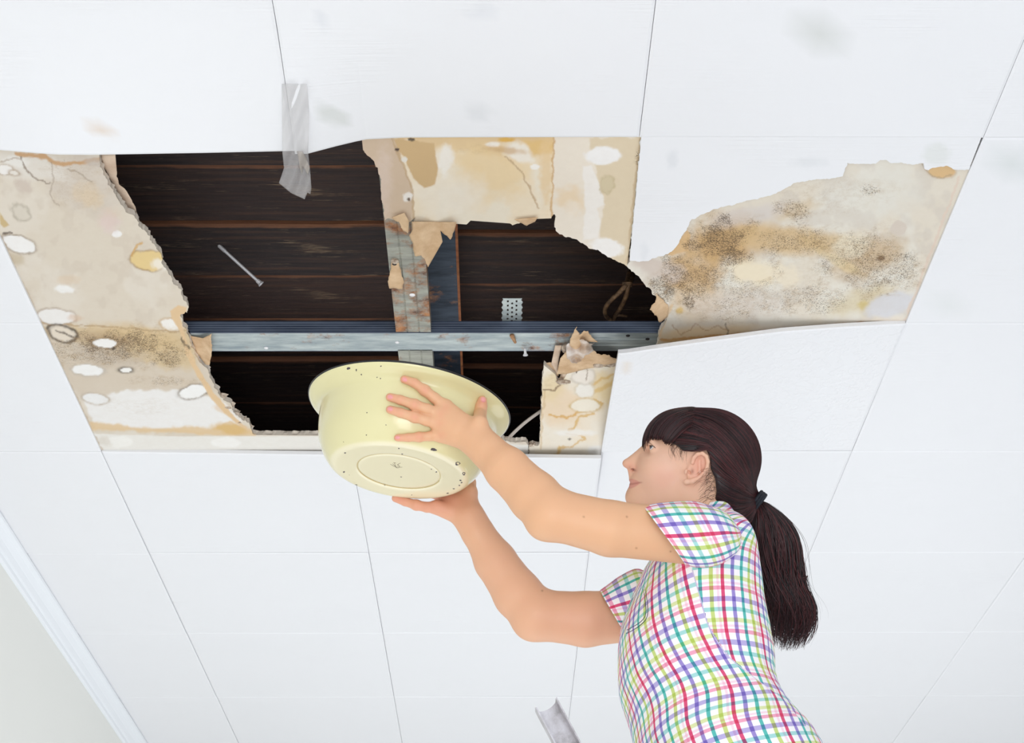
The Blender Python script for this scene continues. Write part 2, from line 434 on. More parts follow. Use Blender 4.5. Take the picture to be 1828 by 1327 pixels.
# ================================================================= torn boards
def inpoly(x, y, pg):
    pg = np.asarray(pg, float); c_ = np.zeros(np.shape(x), bool); n = len(pg); j = n-1
    for i in range(n):
        xi, yi = pg[i]; xj, yj = pg[j]
        with np.errstate(divide='ignore', invalid='ignore'):
            c_ ^= ((yi > y) != (yj > y)) & (x < (xj-xi)*(y-yi)/(yj-yi+1e-12)+xi)
        j = i
    return c_
def pdist(x, y, pg, closed=True):
    d = np.full(np.shape(x), 1e9); n = len(pg)
    for i in range(n if closed else n-1):
        ax, ay = pg[i][:2]; bx, by = pg[(i+1) % n][:2]; vx, vy = bx-ax, by-ay
        t = np.clip(((x-ax)*vx+(y-ay)*vy)/(vx*vx+vy*vy+1e-9), 0, 1)
        d = np.minimum(d, np.hypot(x-ax-t*vx, y-ay-t*vy))
    return d
def rough(pg, amp=3.0, step=3.5, seed=0):
    """pg: list of (x, y[, 't']) ; torn segments get a ragged line"""
    out = []; n = len(pg); run = seed*50.0
    for i in range(n):
        a = pg[i]; b = pg[(i+1) % n]; torn = len(a) > 2
        L_ = math.hypot(b[0]-a[0], b[1]-a[1]); m = max(1, int(L_/step))
        nx, ny = -(b[1]-a[1])/L_, (b[0]-a[0])/L_
        for k in range(m):
            t = k/m; x = a[0]+(b[0]-a[0])*t; y = a[1]+(b[1]-a[1])*t
            if torn:
                w = min(1, 6*t+.15, 6*(1-t)+.15) if L_ > 12 else .6
                d = ((float(fbm((run+L_*t)/13, seed*3.1, 5, 2))-.5)*3.6+(float(fbm((run+L_*t)/3.2, seed*3.1, 15, 2))-.5)*1.5)*amp*w
                x += nx*d; y += ny*d
            out.append((x, y))
        run += L_
    return out
def tri(poly, step):
    poly = [Vector(p) for p in poly]; n = len(poly)
    pa = np.array([tuple(p) for p in poly]); lo = pa.min(0); hi = pa.max(0)
    gx, gy = np.meshgrid(np.arange(lo[0], hi[0], step), np.arange(lo[1], hi[1], step), indexing='ij')
    gx = gx+((np.arange(gx.shape[1]) % 2)*.5*step)[None, :]
    gx = gx.ravel(); gy = gy.ravel()
    m = inpoly(gx, gy, pa); gx, gy = gx[m], gy[m]
    m = pdist(gx, gy, pa) > step*.55; gx, gy = gx[m], gy[m]
    vs = poly+[Vector((float(a), float(b))) for a, b in zip(gx, gy)]
    r = delaunay_2d_cdt(vs, [], [list(range(n))], 1, 1e-5)
    V2 = np.array([tuple(v) for v in r[0]])
    return V2, r[2]
def paint(px, py, base, layers):
    """colour from a list of stains: soft blobs, polygons, lines and outlines, all with ragged edges"""
    C = np.tile(S2L(base), (len(px), 1)).astype(float); mo = np.zeros(len(px))
    for ly in layers:
        k = ly[0]
        if k == 'e':          # e cx cy rx ry ang colour alpha soft [outline colour]
            _, cx, cy, rx, ry, ang, cl, a, soft = ly[:9]
            dx = px-cx; dy = py-cy; ca, sa = math.cos(ang), math.sin(ang)
            r = np.sqrt(((dx*ca+dy*sa)/rx)**2+((-dx*sa+dy*ca)/ry)**2)
            r = r+(fbm(px/(rx*.35+3), py/(rx*.35+3), int(cx) % 50)-.5)*(.35+1.2*soft)
            m = a*sst(r, 1+soft, 1-soft)
            if len(ly) > 9:
                ww = 2.2/min(rx, ry); mm = np.exp(-((r-1.03)/ww)**2)*(.3+.9*fbm(px/8, py/8, 9))
                C = C*(1-mm[:, None])+S2L(ly[9])*mm[:, None]
        elif k == 'p':        # p pts colour alpha soft rag
            _, pts, cl, a, soft, rag = ly
            d = pdist(px, py, pts)*np.where(inpoly(px, py, pts), -1, 1)+(fbm(px/12, py/12, 11)-.5)*2*rag
            m = a*sst(d, soft, -soft)
        elif k == 'l':        # l pts width colour alpha
            _, pts, wd, cl, a = ly
            d = pdist(px+(fbm(px/10, py/10, 21)-.5)*8, py+(fbm(px/10, py/10, 22)-.5)*8, pts, False)
            m = a*sst(d, wd+.6, wd*.3)
        elif k == 'n':        # n scale lo hi colour alpha seed [box]
            _, sc, lo, hi, cl, a, sd = ly[:7]
            m = a*sst(fbm(px/sc, py/sc, sd), lo, hi)
            if len(ly) > 7:
                bx = ly[7]; m = m*sst(pdist(px, py, bx)*np.where(inpoly(px, py, bx), 1, -1), -12, 25)
        elif k == 'm':        # m cx cy rx ry amount : mould speckle
            _, cx, cy, rx, ry, a = ly
            r = np.sqrt(((px-cx)/rx)**2+((py-cy)/ry)**2)+(fbm(px/22, py/22, int(cx) % 40)-.5)*1.3
            mo = np.maximum(mo, a*sst(r, 1.2, .3)); continue
        elif k == 'nm':       # patches keep mould off
            _, cx, cy, rx, ry = ly
            r = np.sqrt(((px-cx)/rx)**2+((py-cy)/ry)**2); mo = mo*sst(r, .85, 1.1); continue
        m = m[:, None]; C = C*(1-m)+S2L(cl)*m
    return C, mo
def board(name, poly, z, thick, layers, base, step=2.0, amp=3.0, seed=0, mat=None, label=None, cat=None, parent=None, edge=(240, 228, 214), zf=None, inset=.003):
    po = rough(poly, amp, 2.2, seed)
    V2, T = tri(po, step); n = len(V2)
    zz = z if zf is None else z+zf(V2[:, 0], V2[:, 1])
    V = onz(V2[:, 0], V2[:, 1], np.broadcast_to(zz, (n,)))
    Fc = [tuple(t) for t in T]
    # orient downwards
    a, b, c_ = (V[i] for i in Fc[0])
    if np.cross(b-a, c_-a)[2] > 0: Fc = [f[::-1] for f in Fc]
    C, mo = paint(V2[:, 0], V2[:, 1], base, layers)
    # outline edges -> walls
    cnt = {}
    for f in Fc:
        for k in range(3):
            e = (f[k], f[(k+1) % 3]); cnt[e] = 1
    bd = [e for e in cnt if (e[1], e[0]) not in cnt]
    used = sorted({i for e in bd for i in e}); mp = {v: k for k, v in enumerate(used)}
    U = V[used].copy(); nz = fbm(V2[used, 0]/5, V2[used, 1]/5, 31)
    cen = V.mean(0)
    # the broken core: mid row bulges, back row recedes a little
    mid = U.copy(); mid[:, 2] += thick*.45; mid[:, :2] += (nz[:, None]-.5)*inset*2
    top = U.copy(); top[:, 2] += thick; top[:, :2] += (fbm(V2[used, 0]/7, V2[used, 1]/7, 33)[:, None]-.5)*inset*3
    nb = len(used)
    VV = np.concatenate([V, mid, top, V+np.array([0, 0, thick])])
    for a, b in bd:
        ia, ib = mp[a], mp[b]
        Fc.append((b, a, n+ia, n+ib)); Fc.append((n+ib, n+ia, n+nb+ia, n+nb+ib))
        Fc.append((n+nb+ib, n+nb+ia, n+2*nb+a, n+2*nb+b))
    o2 = n+2*nb
    Fc += [tuple(o2+i for i in f[::-1]) for f in [tuple(t) for t in Fc[:len(T)]]]
    ec = S2L(edge)*(.75+.35*np.concatenate([nz, nz])[:, None])
    CC = np.concatenate([C, ec, np.tile(S2L((200, 182, 160)), (n, 1))])
    MM = np.concatenate([mo, np.zeros(2*nb+n)])
    o = mk(name, VV, Fc, mat or M_board, parent, attrs={'Col': CC, 'mold': MM})
    if parent is None: tag(o, label, cat)
    elif label: o['label'] = label
    return o
def flap(name, poly, z, zf, mat, parent=None, seed=0, amp=2.0, step=4.0, label=None, cat=None, thick=.0008):
    po = rough(poly, amp*1.25, 2.2, seed); V2, T = tri(po, step)
    zz = z-zf(V2[:, 0], V2[:, 1])
    V = onz(V2[:, 0], V2[:, 1], zz)
    o = mk(name, V, T, mat, parent, smooth=True)
    md = o.modifiers.new('thick', 'SOLIDIFY'); md.thickness = thick; md.offset = 0
    if parent is None: tag(o, label, cat)
    elif label: o['label'] = label
    return o

# torn white tile (right of the hole)
V_t = [(1145, 244.5), (1752, 245), (1729, 304, 't'), (1706, 303, 't'), (1690, 296, 't'), (1672, 299, 't'), (1658, 304, 't'), (1650, 301), (1649, 292, 't'), (1600, 291, 't'), (1572, 286, 't'),
       (1563, 293, 't'), (1512, 291, 't'), (1504, 315, 't'), (1418, 327, 't'), (1385, 346, 't'), (1320, 362, 't'), (1262, 379, 't'), (1234, 392, 't'), (1226, 411, 't'),
       (1204, 444, 't'), (1188, 454, 't'), (1155, 466, 't'), (1124, 466)]
board('ceiling_tile', V_t, HC, .004, [('e', 1200, 285, 9, 16, 0, (226, 227, 231), .8, .4), ('e', 1445, 290, 30, 9, 0, (228, 229, 232), .8, .4), ('e', 1672, 275, 24, 18, 0, (226, 228, 226), .8, .3),
      ('e', 1150, 450, 8, 14, 0, (228, 229, 233), .7, .4)],
      (238, 238, 241), step=7, amp=1.6, seed=2, mat=M_tile, edge=(235, 235, 235),
      label='white ceiling tile torn away along its lower side above the mouldy board', cat='ceiling tile')

ZB = HC+.006
# mouldy board on the right
tan = (204, 166, 114)
lay = [('n', 60, .42, .62, (232, 228, 218), .8, 4), ('n', 34, .48, .66, (212, 203, 192), .55, 5),
       ('e', 1290, 430, 74, 44, -.2, tan, 1, .5), ('e', 1235, 490, 46, 40, -.7, (208, 172, 124), .95, .5), ('e', 1380, 425, 90, 22, .15, (214, 182, 134), .85, .5),
       ('e', 1480, 435, 60, 20, .2, (214, 184, 136), .8, .5), ('e', 1245, 540, 40, 30, 0, (222, 196, 160), .6, .5), ('e', 1550, 460, 60, 30, -.4, (206, 178, 140), .75, .5),
       ('e', 1420, 375, 40, 12, -.3, (216, 194, 160), .6, .5), ('e', 1535, 540, 60, 20, -.3, (214, 196, 150), .55, .5), ('e', 1500, 470, 40, 9, .5, (232, 210, 160), .5, .4),
       ('e', 1345, 485, 42, 22, .1, (240, 226, 198), .9, .4), ('e', 1400, 490, 30, 18, .5, (240, 228, 205), .8, .4), ('e', 1520, 440, 32, 20, -.2, (236, 226, 204), .8, .4),
       ('e', 1330, 385, 60, 16, -.2, (214, 206, 202), .7, .5), ('e', 1175, 480, 50, 18, .3, (212, 198, 188), .9, .4), ('e', 1300, 545, 90, 22, 0, (216, 206, 198), .55, .5),
       ('e', 1560, 340, 90, 40, 0, (228, 225, 216), .6, .6), ('e', 1540, 545, 10, 8, 0, (208, 184, 96), .6, .5), ('e', 1214, 555, 7, 6, 0, (226, 190, 110), .8, .4),
       ('e', 1590, 545, 44, 20, -.3, (216, 216, 222), .85, .3), ('e', 1604, 408, 14, 14, 0, (216, 204, 192), .95, .08), ('e', 1573, 461, 7, 4, 0, (96, 66, 50), .9, .3),
       ('p', [(1188, 455), (1205, 438), (1226, 410), (1234, 418), (1228, 448), (1200, 456)], (220, 182, 132), .95, 2, 2),
       ('e', 1683, 306, 24, 12, 0, (220, 184, 134), 1, .12, (206, 190, 170)), ('l', [(1649, 292), (1652, 306), (1664, 315), (1684, 318), (1700, 312)], 1.6, (176, 150, 120), .7),
       ('e', 1250, 600, 90, 16, -.1, (226, 196, 150), .7, .4), ('p', [(1340, 585), (1500, 576), (1612, 565), (1612, 590), (1340, 612)], (236, 222, 206), .8, 6, 4),
       ('l', [(1180, 608), (1240, 604), (1300, 598), (1350, 596), (1400, 590), (1480, 584), (1540, 577)], 3.2, (206, 150, 80), .85),
       ('l', [(1200, 582), (1215, 596), (1232, 590), (1240, 580), (1262, 590), (1280, 582), (1300, 590)], 1.2, (170, 126, 84), .55),
       ('l', [(1295, 578), (1300, 590), (1297, 600)], 1.4, (60, 50, 44), .6), ('l', [(1230, 622), (1270, 612), (1330, 604), (1380, 596)], 5, (128, 112, 104), .6),
       ('l', [(1178, 600), (1190, 560), (1200, 545)], 4, (230, 196, 150), .7), ('l', [(1712, 318), (1614, 575)], 2.5, (226, 206, 190), .8),
       ('e', 1196, 518, 10, 7, .6, (90, 80, 70), .4, .5), ('e', 1186, 548, 5, 9, .5, (240, 236, 232), .9, .3),
       ('m', 1280, 430, 100, 60, .95), ('m', 1230, 500, 70, 60, .85), ('m', 1340, 500, 90, 60, .6), ('m', 1420, 430, 90, 40, .7), ('m', 1190, 510, 40, 35, .9), ('m', 1550, 470, 100, 70, .72),
       ('m', 1450, 530, 100, 50, .65), ('m', 1420, 375, 50, 20, .75), ('m', 1560, 340, 25, 14, .7), ('m', 1300, 550, 120, 30, .6), ('m', 1600, 480, 60, 60, .7), ('m', 1230, 540, 18, 18, 1),
       ('m', 1500, 345, 120, 40, .3), ('nm', 1604, 408, 15, 15), ('nm', 1345, 485, 34, 17), ('nm', 1590, 545, 36, 16)]
bR = board('plasterboard', [(1130, 460), (1143, 300), (1146, 254), (1744, 256), (1731, 305), (1620, 580), (1560, 612), (1300, 660), (1172, 668, 't'), (1173, 628, 't'), (1178, 592, 't'), (1190, 572), (1192, 552, 't'), (1172, 530, 't'), (1150, 507, 't'), (1119, 474)],
      ZB, .0125, lay, (228, 219, 204), amp=2.2, seed=3, label='mouldy stained plasterboard with black speckles, right of the hole', cat='plasterboard')
flap('paper_flap', [(1171, 524), (1178, 531, 't'), (1194, 550), (1192, 565), (1180, 575, 't'), (1168, 563, 't'), (1160, 553, 't'), (1170, 540, 't')], ZB, lambda x, y: .001+np.clip((1192-x)/30, 0, 1)**2*.012, M_paper, bR, 4, 1.5, 3)

# board above the hole, brown paper and cream paint
lay = [('n', 40, .45, .7, (238, 230, 214), .7, 6),
       ('p', [(700, 240), (1000, 240), (985, 268), (920, 290), (860, 275), (790, 262), (770, 270)], (224, 194, 148), .9, 6, 7),
       ('e', 870, 300, 70, 45, .2, (236, 208, 160), .8, .5), ('e', 960, 262, 40, 14, 0, (228, 190, 122), .8, .4), ('e', 975, 300, 12, 60, 0, (232, 200, 150), .7, .5),
       ('e', 925, 272, 30, 16, .4, (244, 238, 228), .9, .3), ('e', 800, 350, 60, 40, 0, (243, 234, 220), .7, .5), ('e', 795, 285, 14, 25, .2, (246, 241, 234), .9, .4),
       ('p', [(700, 246), (775, 256), (782, 300), (777, 330), (757, 336), (738, 318), (722, 280), (708, 268)], (208, 176, 130), 1, 1.5, 2),
       ('p', [(640, 246), (703, 246), (712, 270), (722, 300), (735, 330), (738, 362), (733, 400), (650, 420)], (208, 184, 160), .95, 2, 2),
       ('e', 685, 320, 14, 60, 0, (222, 202, 190), .6, .6), ('l', [(700, 250), (710, 272), (722, 302), (735, 335), (738, 395)], 2.6, (190, 158, 118), .7),
       ('p', [(988, 240), (1160, 240), (1140, 480), (985, 480)], (238, 228, 214), .95, 1.5, 1), ('p', [(1052, 246), (1150, 246), (1130, 480), (1062, 470), (1078, 370), (1060, 290)], (224, 207, 178), .95, 2, 5),
       ('l', [(988, 246), (987, 320), (984, 385)], 2.2, (206, 164, 112), .85), ('e', 1020, 355, 26, 20, .2, (234, 204, 160), .6, .5), ('e', 1020, 372, 14, 14, 0, (240, 228, 212), .7, .4),
       ('p', [(1040, 296), (1056, 296), (1070, 330), (1080, 366), (1066, 372), (1072, 395), (1068, 424), (1040, 430), (1045, 380)], (243, 238, 232), .95, 2, 3),
       ('e', 1078, 278, 34, 15, -.05, (246, 244, 243), 1, .15), ('e', 1083, 442, 28, 17, .2, (246, 243, 240), 1, .15), ('e', 1084, 330, 12, 15, 0, (208, 194, 160), .7, .3, (196, 178, 140)),
       ('e', 722, 285, 5, 5, 0, (236, 230, 220), 1, .2), ('e', 728, 352, 9, 8, 0, (240, 234, 228), 1, .25), ('e', 709, 267, 4, 3, 0, (70, 52, 50), 1, .2), ('e', 730, 356, 3, 3, 0, (80, 56, 40), 1, .2),
       ('e', 903, 250, 14, 4, 0, (222, 172, 70), .9, .4), ('e', 880, 258, 12, 4, 0, (246, 240, 232), .9, .4), ('e', 900, 268, 32, 6, .1, (206, 168, 120), .7, .5), ('e', 735, 249, 6, 3, 0, (40, 32, 34), .9, .2),
       ('l', [(900, 280), (930, 305), (948, 340), (962, 372)], 1.6, (190, 160, 124), .8), ('e', 955, 298, 9, 5, 0, (250, 247, 243), .9, .2),
       ('l', [(1143, 250), (1128, 380), (1120, 470)], 2.4, (206, 180, 142), .7), ('m', 1138, 275, 8, 20, .7), ('m', 860, 265, 60, 12, .25)]
bT = board('plasterboard', [(645, 236), (1148, 236), (1143, 300), (1119, 476, 't'), (1085, 460, 't'), (1040, 434, 't'), (1020, 425, 't'), (992, 412, 't'), (990, 383, 't'), (984, 390), (955, 391), (940, 398, 't'), (910, 399),
      (840, 394), (833, 401), (780, 397), (740, 398, 't'), (742, 388), (733, 395, 't'), (700, 392, 't'), (687, 394, 't'), (681, 348, 't'), (675, 300, 't'), (662, 282, 't'), (648, 268)],
      ZB, .0125, lay, (240, 224, 198), amp=2.2, seed=5, label='torn plasterboard above the hole with cream paint and brown paper', cat='plasterboard')
flap('paper_flap', [(735, 396), (742, 396), (815, 397), (811, 412, 't'), (804, 428, 't'), (786, 411), (790, 432), (764, 477, 't'), (752, 456), (742, 458, 't'), (738, 440, 't'), (731, 420, 't'), (736, 410)], ZB-.001,
     lambda x, y: .004+np.clip((y-398)/80, 0, 1)**1.5*.035+.003*np.sin(x/9), M_paper, bT, 7, 1.2, 3)
flap('paper_flap', [(700, 388), (722, 380), (730, 395), (729, 415), (727, 417, 't'), (718, 408, 't'), (712, 396, 't')], ZB-.002, lambda x, y: .003+np.clip((y-385)/40, 0, 1)*.012, M_paper, bT, 8, 1.2, 3)
flap('paper_flap', [(918, 392), (960, 388), (955, 396, 't'), (940, 403, 't'), (930, 398, 't')], ZB-.001, lambda x, y: .003+0*x, M_paper, bT, 9, 1.0, 3)

# left board
lowpoly = [(60, 583), (345, 590), (400, 640), (420, 700), (150, 712), (120, 680)]
lay = [('n', 70, .45, .65, (224, 215, 202), .8, 8), ('n', 22, .52, .72, (204, 190, 174), .35, 12),
       ('e', 150, 330, 60, 45, .6, (208, 197, 186), .8, .6), ('e', 60, 300, 70, 22, .1, (226, 220, 212), .8, .4), ('e', 30, 288, 24, 10, .1, (234, 230, 224), .9, .3), ('e', 160, 350, 26, 18, .3, (224, 198, 160), .5, .6),
       ('l', [(30, 274), (80, 280), (100, 292), (150, 290), (178, 284)], 5, (198, 148, 92), .85), ('l', [(36, 278), (40, 295), (60, 318), (90, 328)], 1.4, (130, 112, 98), .8), ('l', [(0, 287), (35, 283)], 1.4, (170, 150, 130), .7),
       ('l', [(92, 290), (96, 318), (90, 350), (104, 366)], 1.3, (160, 142, 126), .6), ('l', [(120, 300), (140, 310), (165, 326)], 1.2, (150, 130, 110), .6), ('e', 170, 290, 18, 7, .1, (196, 184, 174), .7, .4),
       ('e', 9, 303, 13, 9, 0, (240, 236, 232), 1, .15, (180, 160, 140)), ('e', 26, 309, 8, 4, .2, (232, 226, 218), .9, .2, (180, 160, 140)), ('e', 42, 332, 16, 11, .5, (202, 186, 174), .7, .4), ('e', 38, 380, 17, 12, .6, (212, 204, 190), .6, .3, (176, 166, 150)),
       ('p', [(0, 380), (8, 392), (17, 402), (6, 406), (0, 400)], (202, 176, 126), .95, 1.5, 2),
       ('e', 34, 437, 29, 14, .28, (242, 240, 238), 1, .1, (140, 120, 100)), ('l', [(6, 418), (20, 418)], 2, (70, 56, 50), .9), ('e', 28, 462, 16, 9, .4, (190, 172, 140), .6, .5), ('e', 209, 418, 9, 6, 0, (242, 240, 238), 1, .12),
       ('e', 266, 465, 32, 17, .15, (228, 200, 138), .95, .12, (150, 110, 50)), ('e', 285, 472, 16, 10, .2, (242, 236, 226), .8, .3), ('l', [(236, 455), (240, 442), (252, 434)], 2.5, (206, 160, 90), .8),
       ('e', 195, 388, 16, 20, .6, (220, 196, 178), .5, .6), ('e', 195, 398, 20, 14, .5, (222, 200, 200), .5, .6), ('e', 114, 516, 18, 7, .1, (241, 239, 236), 1, .3), ('e', 120, 500, 20, 8, 0, (220, 196, 168), .5, .5),
       ('e', 99, 565, 32, 13, .05, (238, 235, 232), 1, .12, (170, 150, 132)), ('e', 134, 568, 12, 6, 0, (214, 184, 158), .6, .4), ('e', 307, 581, 20, 11, .3, (242, 238, 232), 1, .12, (190, 150, 90)),
       ('p', lowpoly, (210, 196, 178), .8, 8, 6), ('p', [(60, 581), (345, 589), (352, 660), (290, 655), (230, 640), (150, 615), (90, 600)], (212, 188, 148), .85, 8, 9), ('e', 250, 605, 70, 20, .2, (214, 186, 140), .7, .5),
       ('e', 180, 605, 60, 12, .1, (176, 150, 120), .6, .5), ('e', 200, 635, 60, 16, .1, (190, 176, 160), .6, .5), ('l', [(70, 578), (180, 583), (300, 592), (345, 590)], 1.6, (178, 148, 110), .8),
       ('e', 112, 596, 25, 13, .25, (228, 216, 200), .95, .12, (40, 28, 22)), ('e', 112, 596, 25, 13, .25, (228, 216, 200), .2, .12, (50, 36, 26)), ('l', [(100, 590), (125, 600), (130, 604)], 1.6, (60, 44, 36), .8),
       ('e', 187, 613, 21, 8, .08, (243, 241, 238), 1, .1, (130, 110, 90)), ('e', 203, 622, 4, 2.5, 0, (40, 30, 26), .9, .3), ('e', 157, 661, 26, 10, .08, (242, 241, 239), 1, .1, (190, 180, 168)), ('e', 225, 661, 10, 4, 0, (242, 240, 236), 1, .1, (90, 80, 70)),
       ('p', [(148, 716), (190, 706), (230, 696), (330, 698), (400, 720), (430, 750), (440, 770), (170, 765)], (237, 235, 233), .97, 3, 5), ('e', 170, 712, 22, 9, .1, (236, 235, 234), 1, .1, (190, 176, 160)),
       ('e', 346, 699, 25, 11, -.2, (243, 242, 240), 1, .1, (130, 116, 104)), ('e', 395, 730, 14, 6, .3, (226, 202, 176), .7, .4), ('p', [(158, 752), (260, 765), (330, 762), (378, 766), (410, 752), (456, 772), (456, 779), (165, 768)], (222, 192, 148), .9, 3, 4),
       ('e', 412, 766, 34, 9, .1, (216, 178, 112), .85, .4), ('p', [(160, 774), (300, 779), (600, 779), (950, 795), (1090, 800), (1090, 830), (160, 820)], (234, 231, 225), .97, 1.5, 1),
       ('e', 214, 789, 25, 10, .05, (242, 240, 235), .9, .15), ('e', 402, 790, 26, 9, 0, (242, 240, 236), .9, .15), ('e', 186, 788, 14, 8, .3, (214, 206, 194), .6, .5),
       ('p', [(318, 545), (334, 548), (333, 562), (322, 566), (330, 600), (350, 650), (380, 700), (420, 745), (455, 776), (430, 762), (400, 738), (378, 712), (352, 672), (330, 632), (326, 610), (320, 590), (308, 570), (304, 556)], (224, 192, 150), 1, 1.3, 2),
       ('l', [(324, 602), (330, 616), (338, 622)], 2.4, (60, 50, 40), .8), ('l', [(2, 425), (182, 806)], 2.5, (190, 168, 142), .6),
       ('m', 230, 615, 130, 34, .9), ('m', 180, 630, 110, 30, .7), ('m', 300, 640, 60, 26, .85), ('m', 130, 620, 60, 26, .6), ('m', 300, 680, 70, 14, .6), ('m', 150, 340, 70, 50, .3), ('m', 130, 300, 70, 24, .35), ('m', 250, 725, 90, 20, .2),
       ('nm', 157, 661, 27, 11), ('nm', 187, 613, 22, 9), ('nm', 225, 661, 9, 4), ('nm', 112, 596, 22, 11), ('nm', 346, 699, 24, 11)]
bL = board('plasterboard', [(-40, 252), (176, 262), (178, 290, 't'), (192, 330, 't'), (222, 372, 't'), (262, 415, 't'), (285, 450, 't'), (300, 488, 't'), (318, 515, 't'), (334, 545, 't'), (334, 559, 't'), (322, 562, 't'), (333, 595, 't'), (350, 637, 't'),
      (374, 668, 't'), (392, 705, 't'), (415, 728, 't'), (425, 742, 't'), (446, 760, 't'), (458, 777), (600, 778, 't'), (880, 788, 't'), (938, 789, 't'), (943, 796), (942, 830), (182, 816), (176, 800), (-2, 418), (-60, 300)],
      ZB, .0125, lay, (219, 208, 192), amp=2.6, seed=6, label='large stained plasterboard with peeling paint spots, left of the hole', cat='plasterboard')
flap('paper_flap', [(180, 276), (206, 276), (208, 300, 't'), (213, 330, 't'), (228, 345, 't'), (243, 378, 't'), (262, 412), (245, 400), (222, 372), (198, 330), (182, 295)], ZB+.02, lambda x, y: .004*np.sin(y/20), M_paper2, bL, 11, 1.6, 3.5, label='grey-brown torn paper edge')
flap('paper_flap', [(340, 600), (362, 604), (378, 596, 't'), (379, 625, 't'), (374, 652, 't'), (366, 650), (350, 628)], ZB+.012, lambda x, y: .002+np.clip((x-345)/35, 0, 1)**2*.02, M_paper, bL, 12, 1.2, 3)
# crumbs of broken core along the torn edge
def crumb(px, py, z, r, seed, name, parent):
    bm = bmesh.new(); bmesh.ops.create_icosphere(bm, subdivisions=2, radius=1)
    g = random.Random(seed); ph = [g.uniform(0, 6) for _ in range(6)]
    for v in bm.verts:
        k = 1+.22*math.sin(3*v.co.x+ph[0])*math.sin(4*v.co.y+ph[1])+.16*math.sin(7*v.co.z+ph[2])+.1*math.sin(9*v.co.x+5*v.co.y+ph[3])
        v.co *= k
    V = np.array([tuple(v.co) for v in bm.verts])*np.array(r)+onz(px, py, z)
    Fc = [tuple(v.index for v in f.verts) for f in bm.faces]; bm.free()
    return mk(name, V, Fc, M_gyp, parent)
for k, (a, b, r) in enumerate([(408, 722, .016), (418, 737, .014), (432, 750, .014), (443, 760, .011), (398, 706, .011), (352, 640, .007), (900, 784, .011)]):
    crumb(a, b, ZB+.008, (r, r*.8, r*.55), k, 'gypsum_crumb', bL)

# lower right board
M_crust = paper_mat('plaster_crust', (186, 158, 132), (236, 228, 222))
lay = [('n', 40, .45, .65, (236, 228, 214), .7, 14), ('e', 1005, 725, 46, 36, .2, (234, 210, 180), .85, .4), ('e', 985, 690, 22, 26, 0, (228, 206, 160), .7, .5), ('e', 1085, 690, 30, 30, -.5, (232, 206, 150), .7, .5),
       ('l', [(1105, 665), (1075, 678), (1055, 690)], 3, (220, 178, 100), .7), ('l', [(1100, 680), (1080, 692), (1060, 702)], 4, (222, 184, 110), .7), ('l', [(980, 742), (1010, 746), (1040, 735), (1070, 728), (1074, 720), (1062, 714)], 2.2, (214, 164, 84), .85),
       ('l', [(1060, 738), (1034, 745), (1028, 758), (1015, 770)], 2.6, (214, 170, 92), .8), ('l', [(1010, 775), (1040, 778), (1044, 785), (1022, 797), (1000, 800)], 2, (218, 178, 110), .8), ('l', [(998, 800), (996, 812), (975, 816)], 4, (222, 184, 110), .8),
       ('e', 1044, 697, 16, 13, 0, (240, 236, 228), .95, .15, (214, 200, 176)), ('e', 1046, 724, 25, 12, 0, (240, 232, 216), .95, .1, (206, 176, 120)), ('e', 1042, 672, 20, 12, 0, (238, 230, 220), .9, .2, (200, 190, 176)), ('l', [(1046, 657), (1046, 680)], 1.3, (140, 120, 104), .7),
       ('l', [(970, 695), (990, 696), (1001, 688)], 1.6, (120, 90, 64), .85), ('e', 1075, 805, 28, 9, 0, (236, 234, 230), .9, .3), ('e', 1017, 784, 3, 2, 0, (70, 60, 50), .9, .3), ('e', 1030, 773, 34, 6, 0, (240, 236, 230), .8, .3),
       ('l', [(941, 790), (941, 800), (944, 812)], 1.3, (70, 50, 40), .95), ('l', [(966, 800), (968, 740), (972, 700)], 2.5, (206, 176, 130), .6), ('m', 1080, 810, 25, 8, .5), ('m', 985, 680, 14, 20, .3)]
bB = board('plasterboard', [(971, 652), (990, 668, 't'), (1000, 688), (1012, 668), (1021, 661), (1027, 660), (1029, 668), (1034, 658, 't'), (1106, 654), (1128, 660), (1100, 830), (940, 826), (943, 800), (945, 797, 't'), (962, 795, 't'), (966, 740, 't'), (968, 690, 't')],
      ZB, .0125, lay, (237, 225, 206), amp=1.6, seed=8, label='cream water-stained plasterboard piece between the bowl and the woman\'s face', cat='plasterboard')
flap('paper_flap', [(994, 668), (1000, 640), (1016, 622), (1018, 604, 't'), (1030, 583, 't'), (1034, 600, 't'), (1046, 592, 't'), (1056, 602), (1067, 611), (1050, 610), (1060, 626, 't'), (1108, 641, 't'), (1107, 650), (1050, 658), (1010, 668)], ZB+.004,
     lambda x, y: .004+np.clip((668-y)/80, 0, 1)**1.3*.03+.006*np.sin(x/10)*np.clip((668-y)/60, 0, 1), M_paper, bB, 14, 2.0, 3, label='crumpled brown paper hanging over the metal channel')
flap('paper_flap', [(1012, 640), (1010, 618, 't'), (1022, 612, 't'), (1040, 606, 't'), (1062, 612, 't'), (1056, 628, 't'), (1040, 640, 't'), (1026, 648, 't')], ZB-.004, lambda x, y: .018+.007*np.sin(x/5)+.006*np.cos(y/4), M_crust, bB, 18, 2.4, 2.5, label='white plaster crust on the brown paper')
flap('paper_flap', [(1000, 690), (996, 676, 't'), (1004, 664, 't'), (1016, 664, 't'), (1024, 672), (1018, 688, 't')], ZB+.006, lambda x, y: .004*np.sin(x/4), M_paper2, bB, 19, 1.5, 3)
flap('paper_flap', [(984, 650), (991, 617), (1003, 617), (998, 640), (995, 668)], ZB+.008, lambda x, y: .001+0*x, M_paper2, bB, 15, .8, 3, label='flat beige strip of paper')
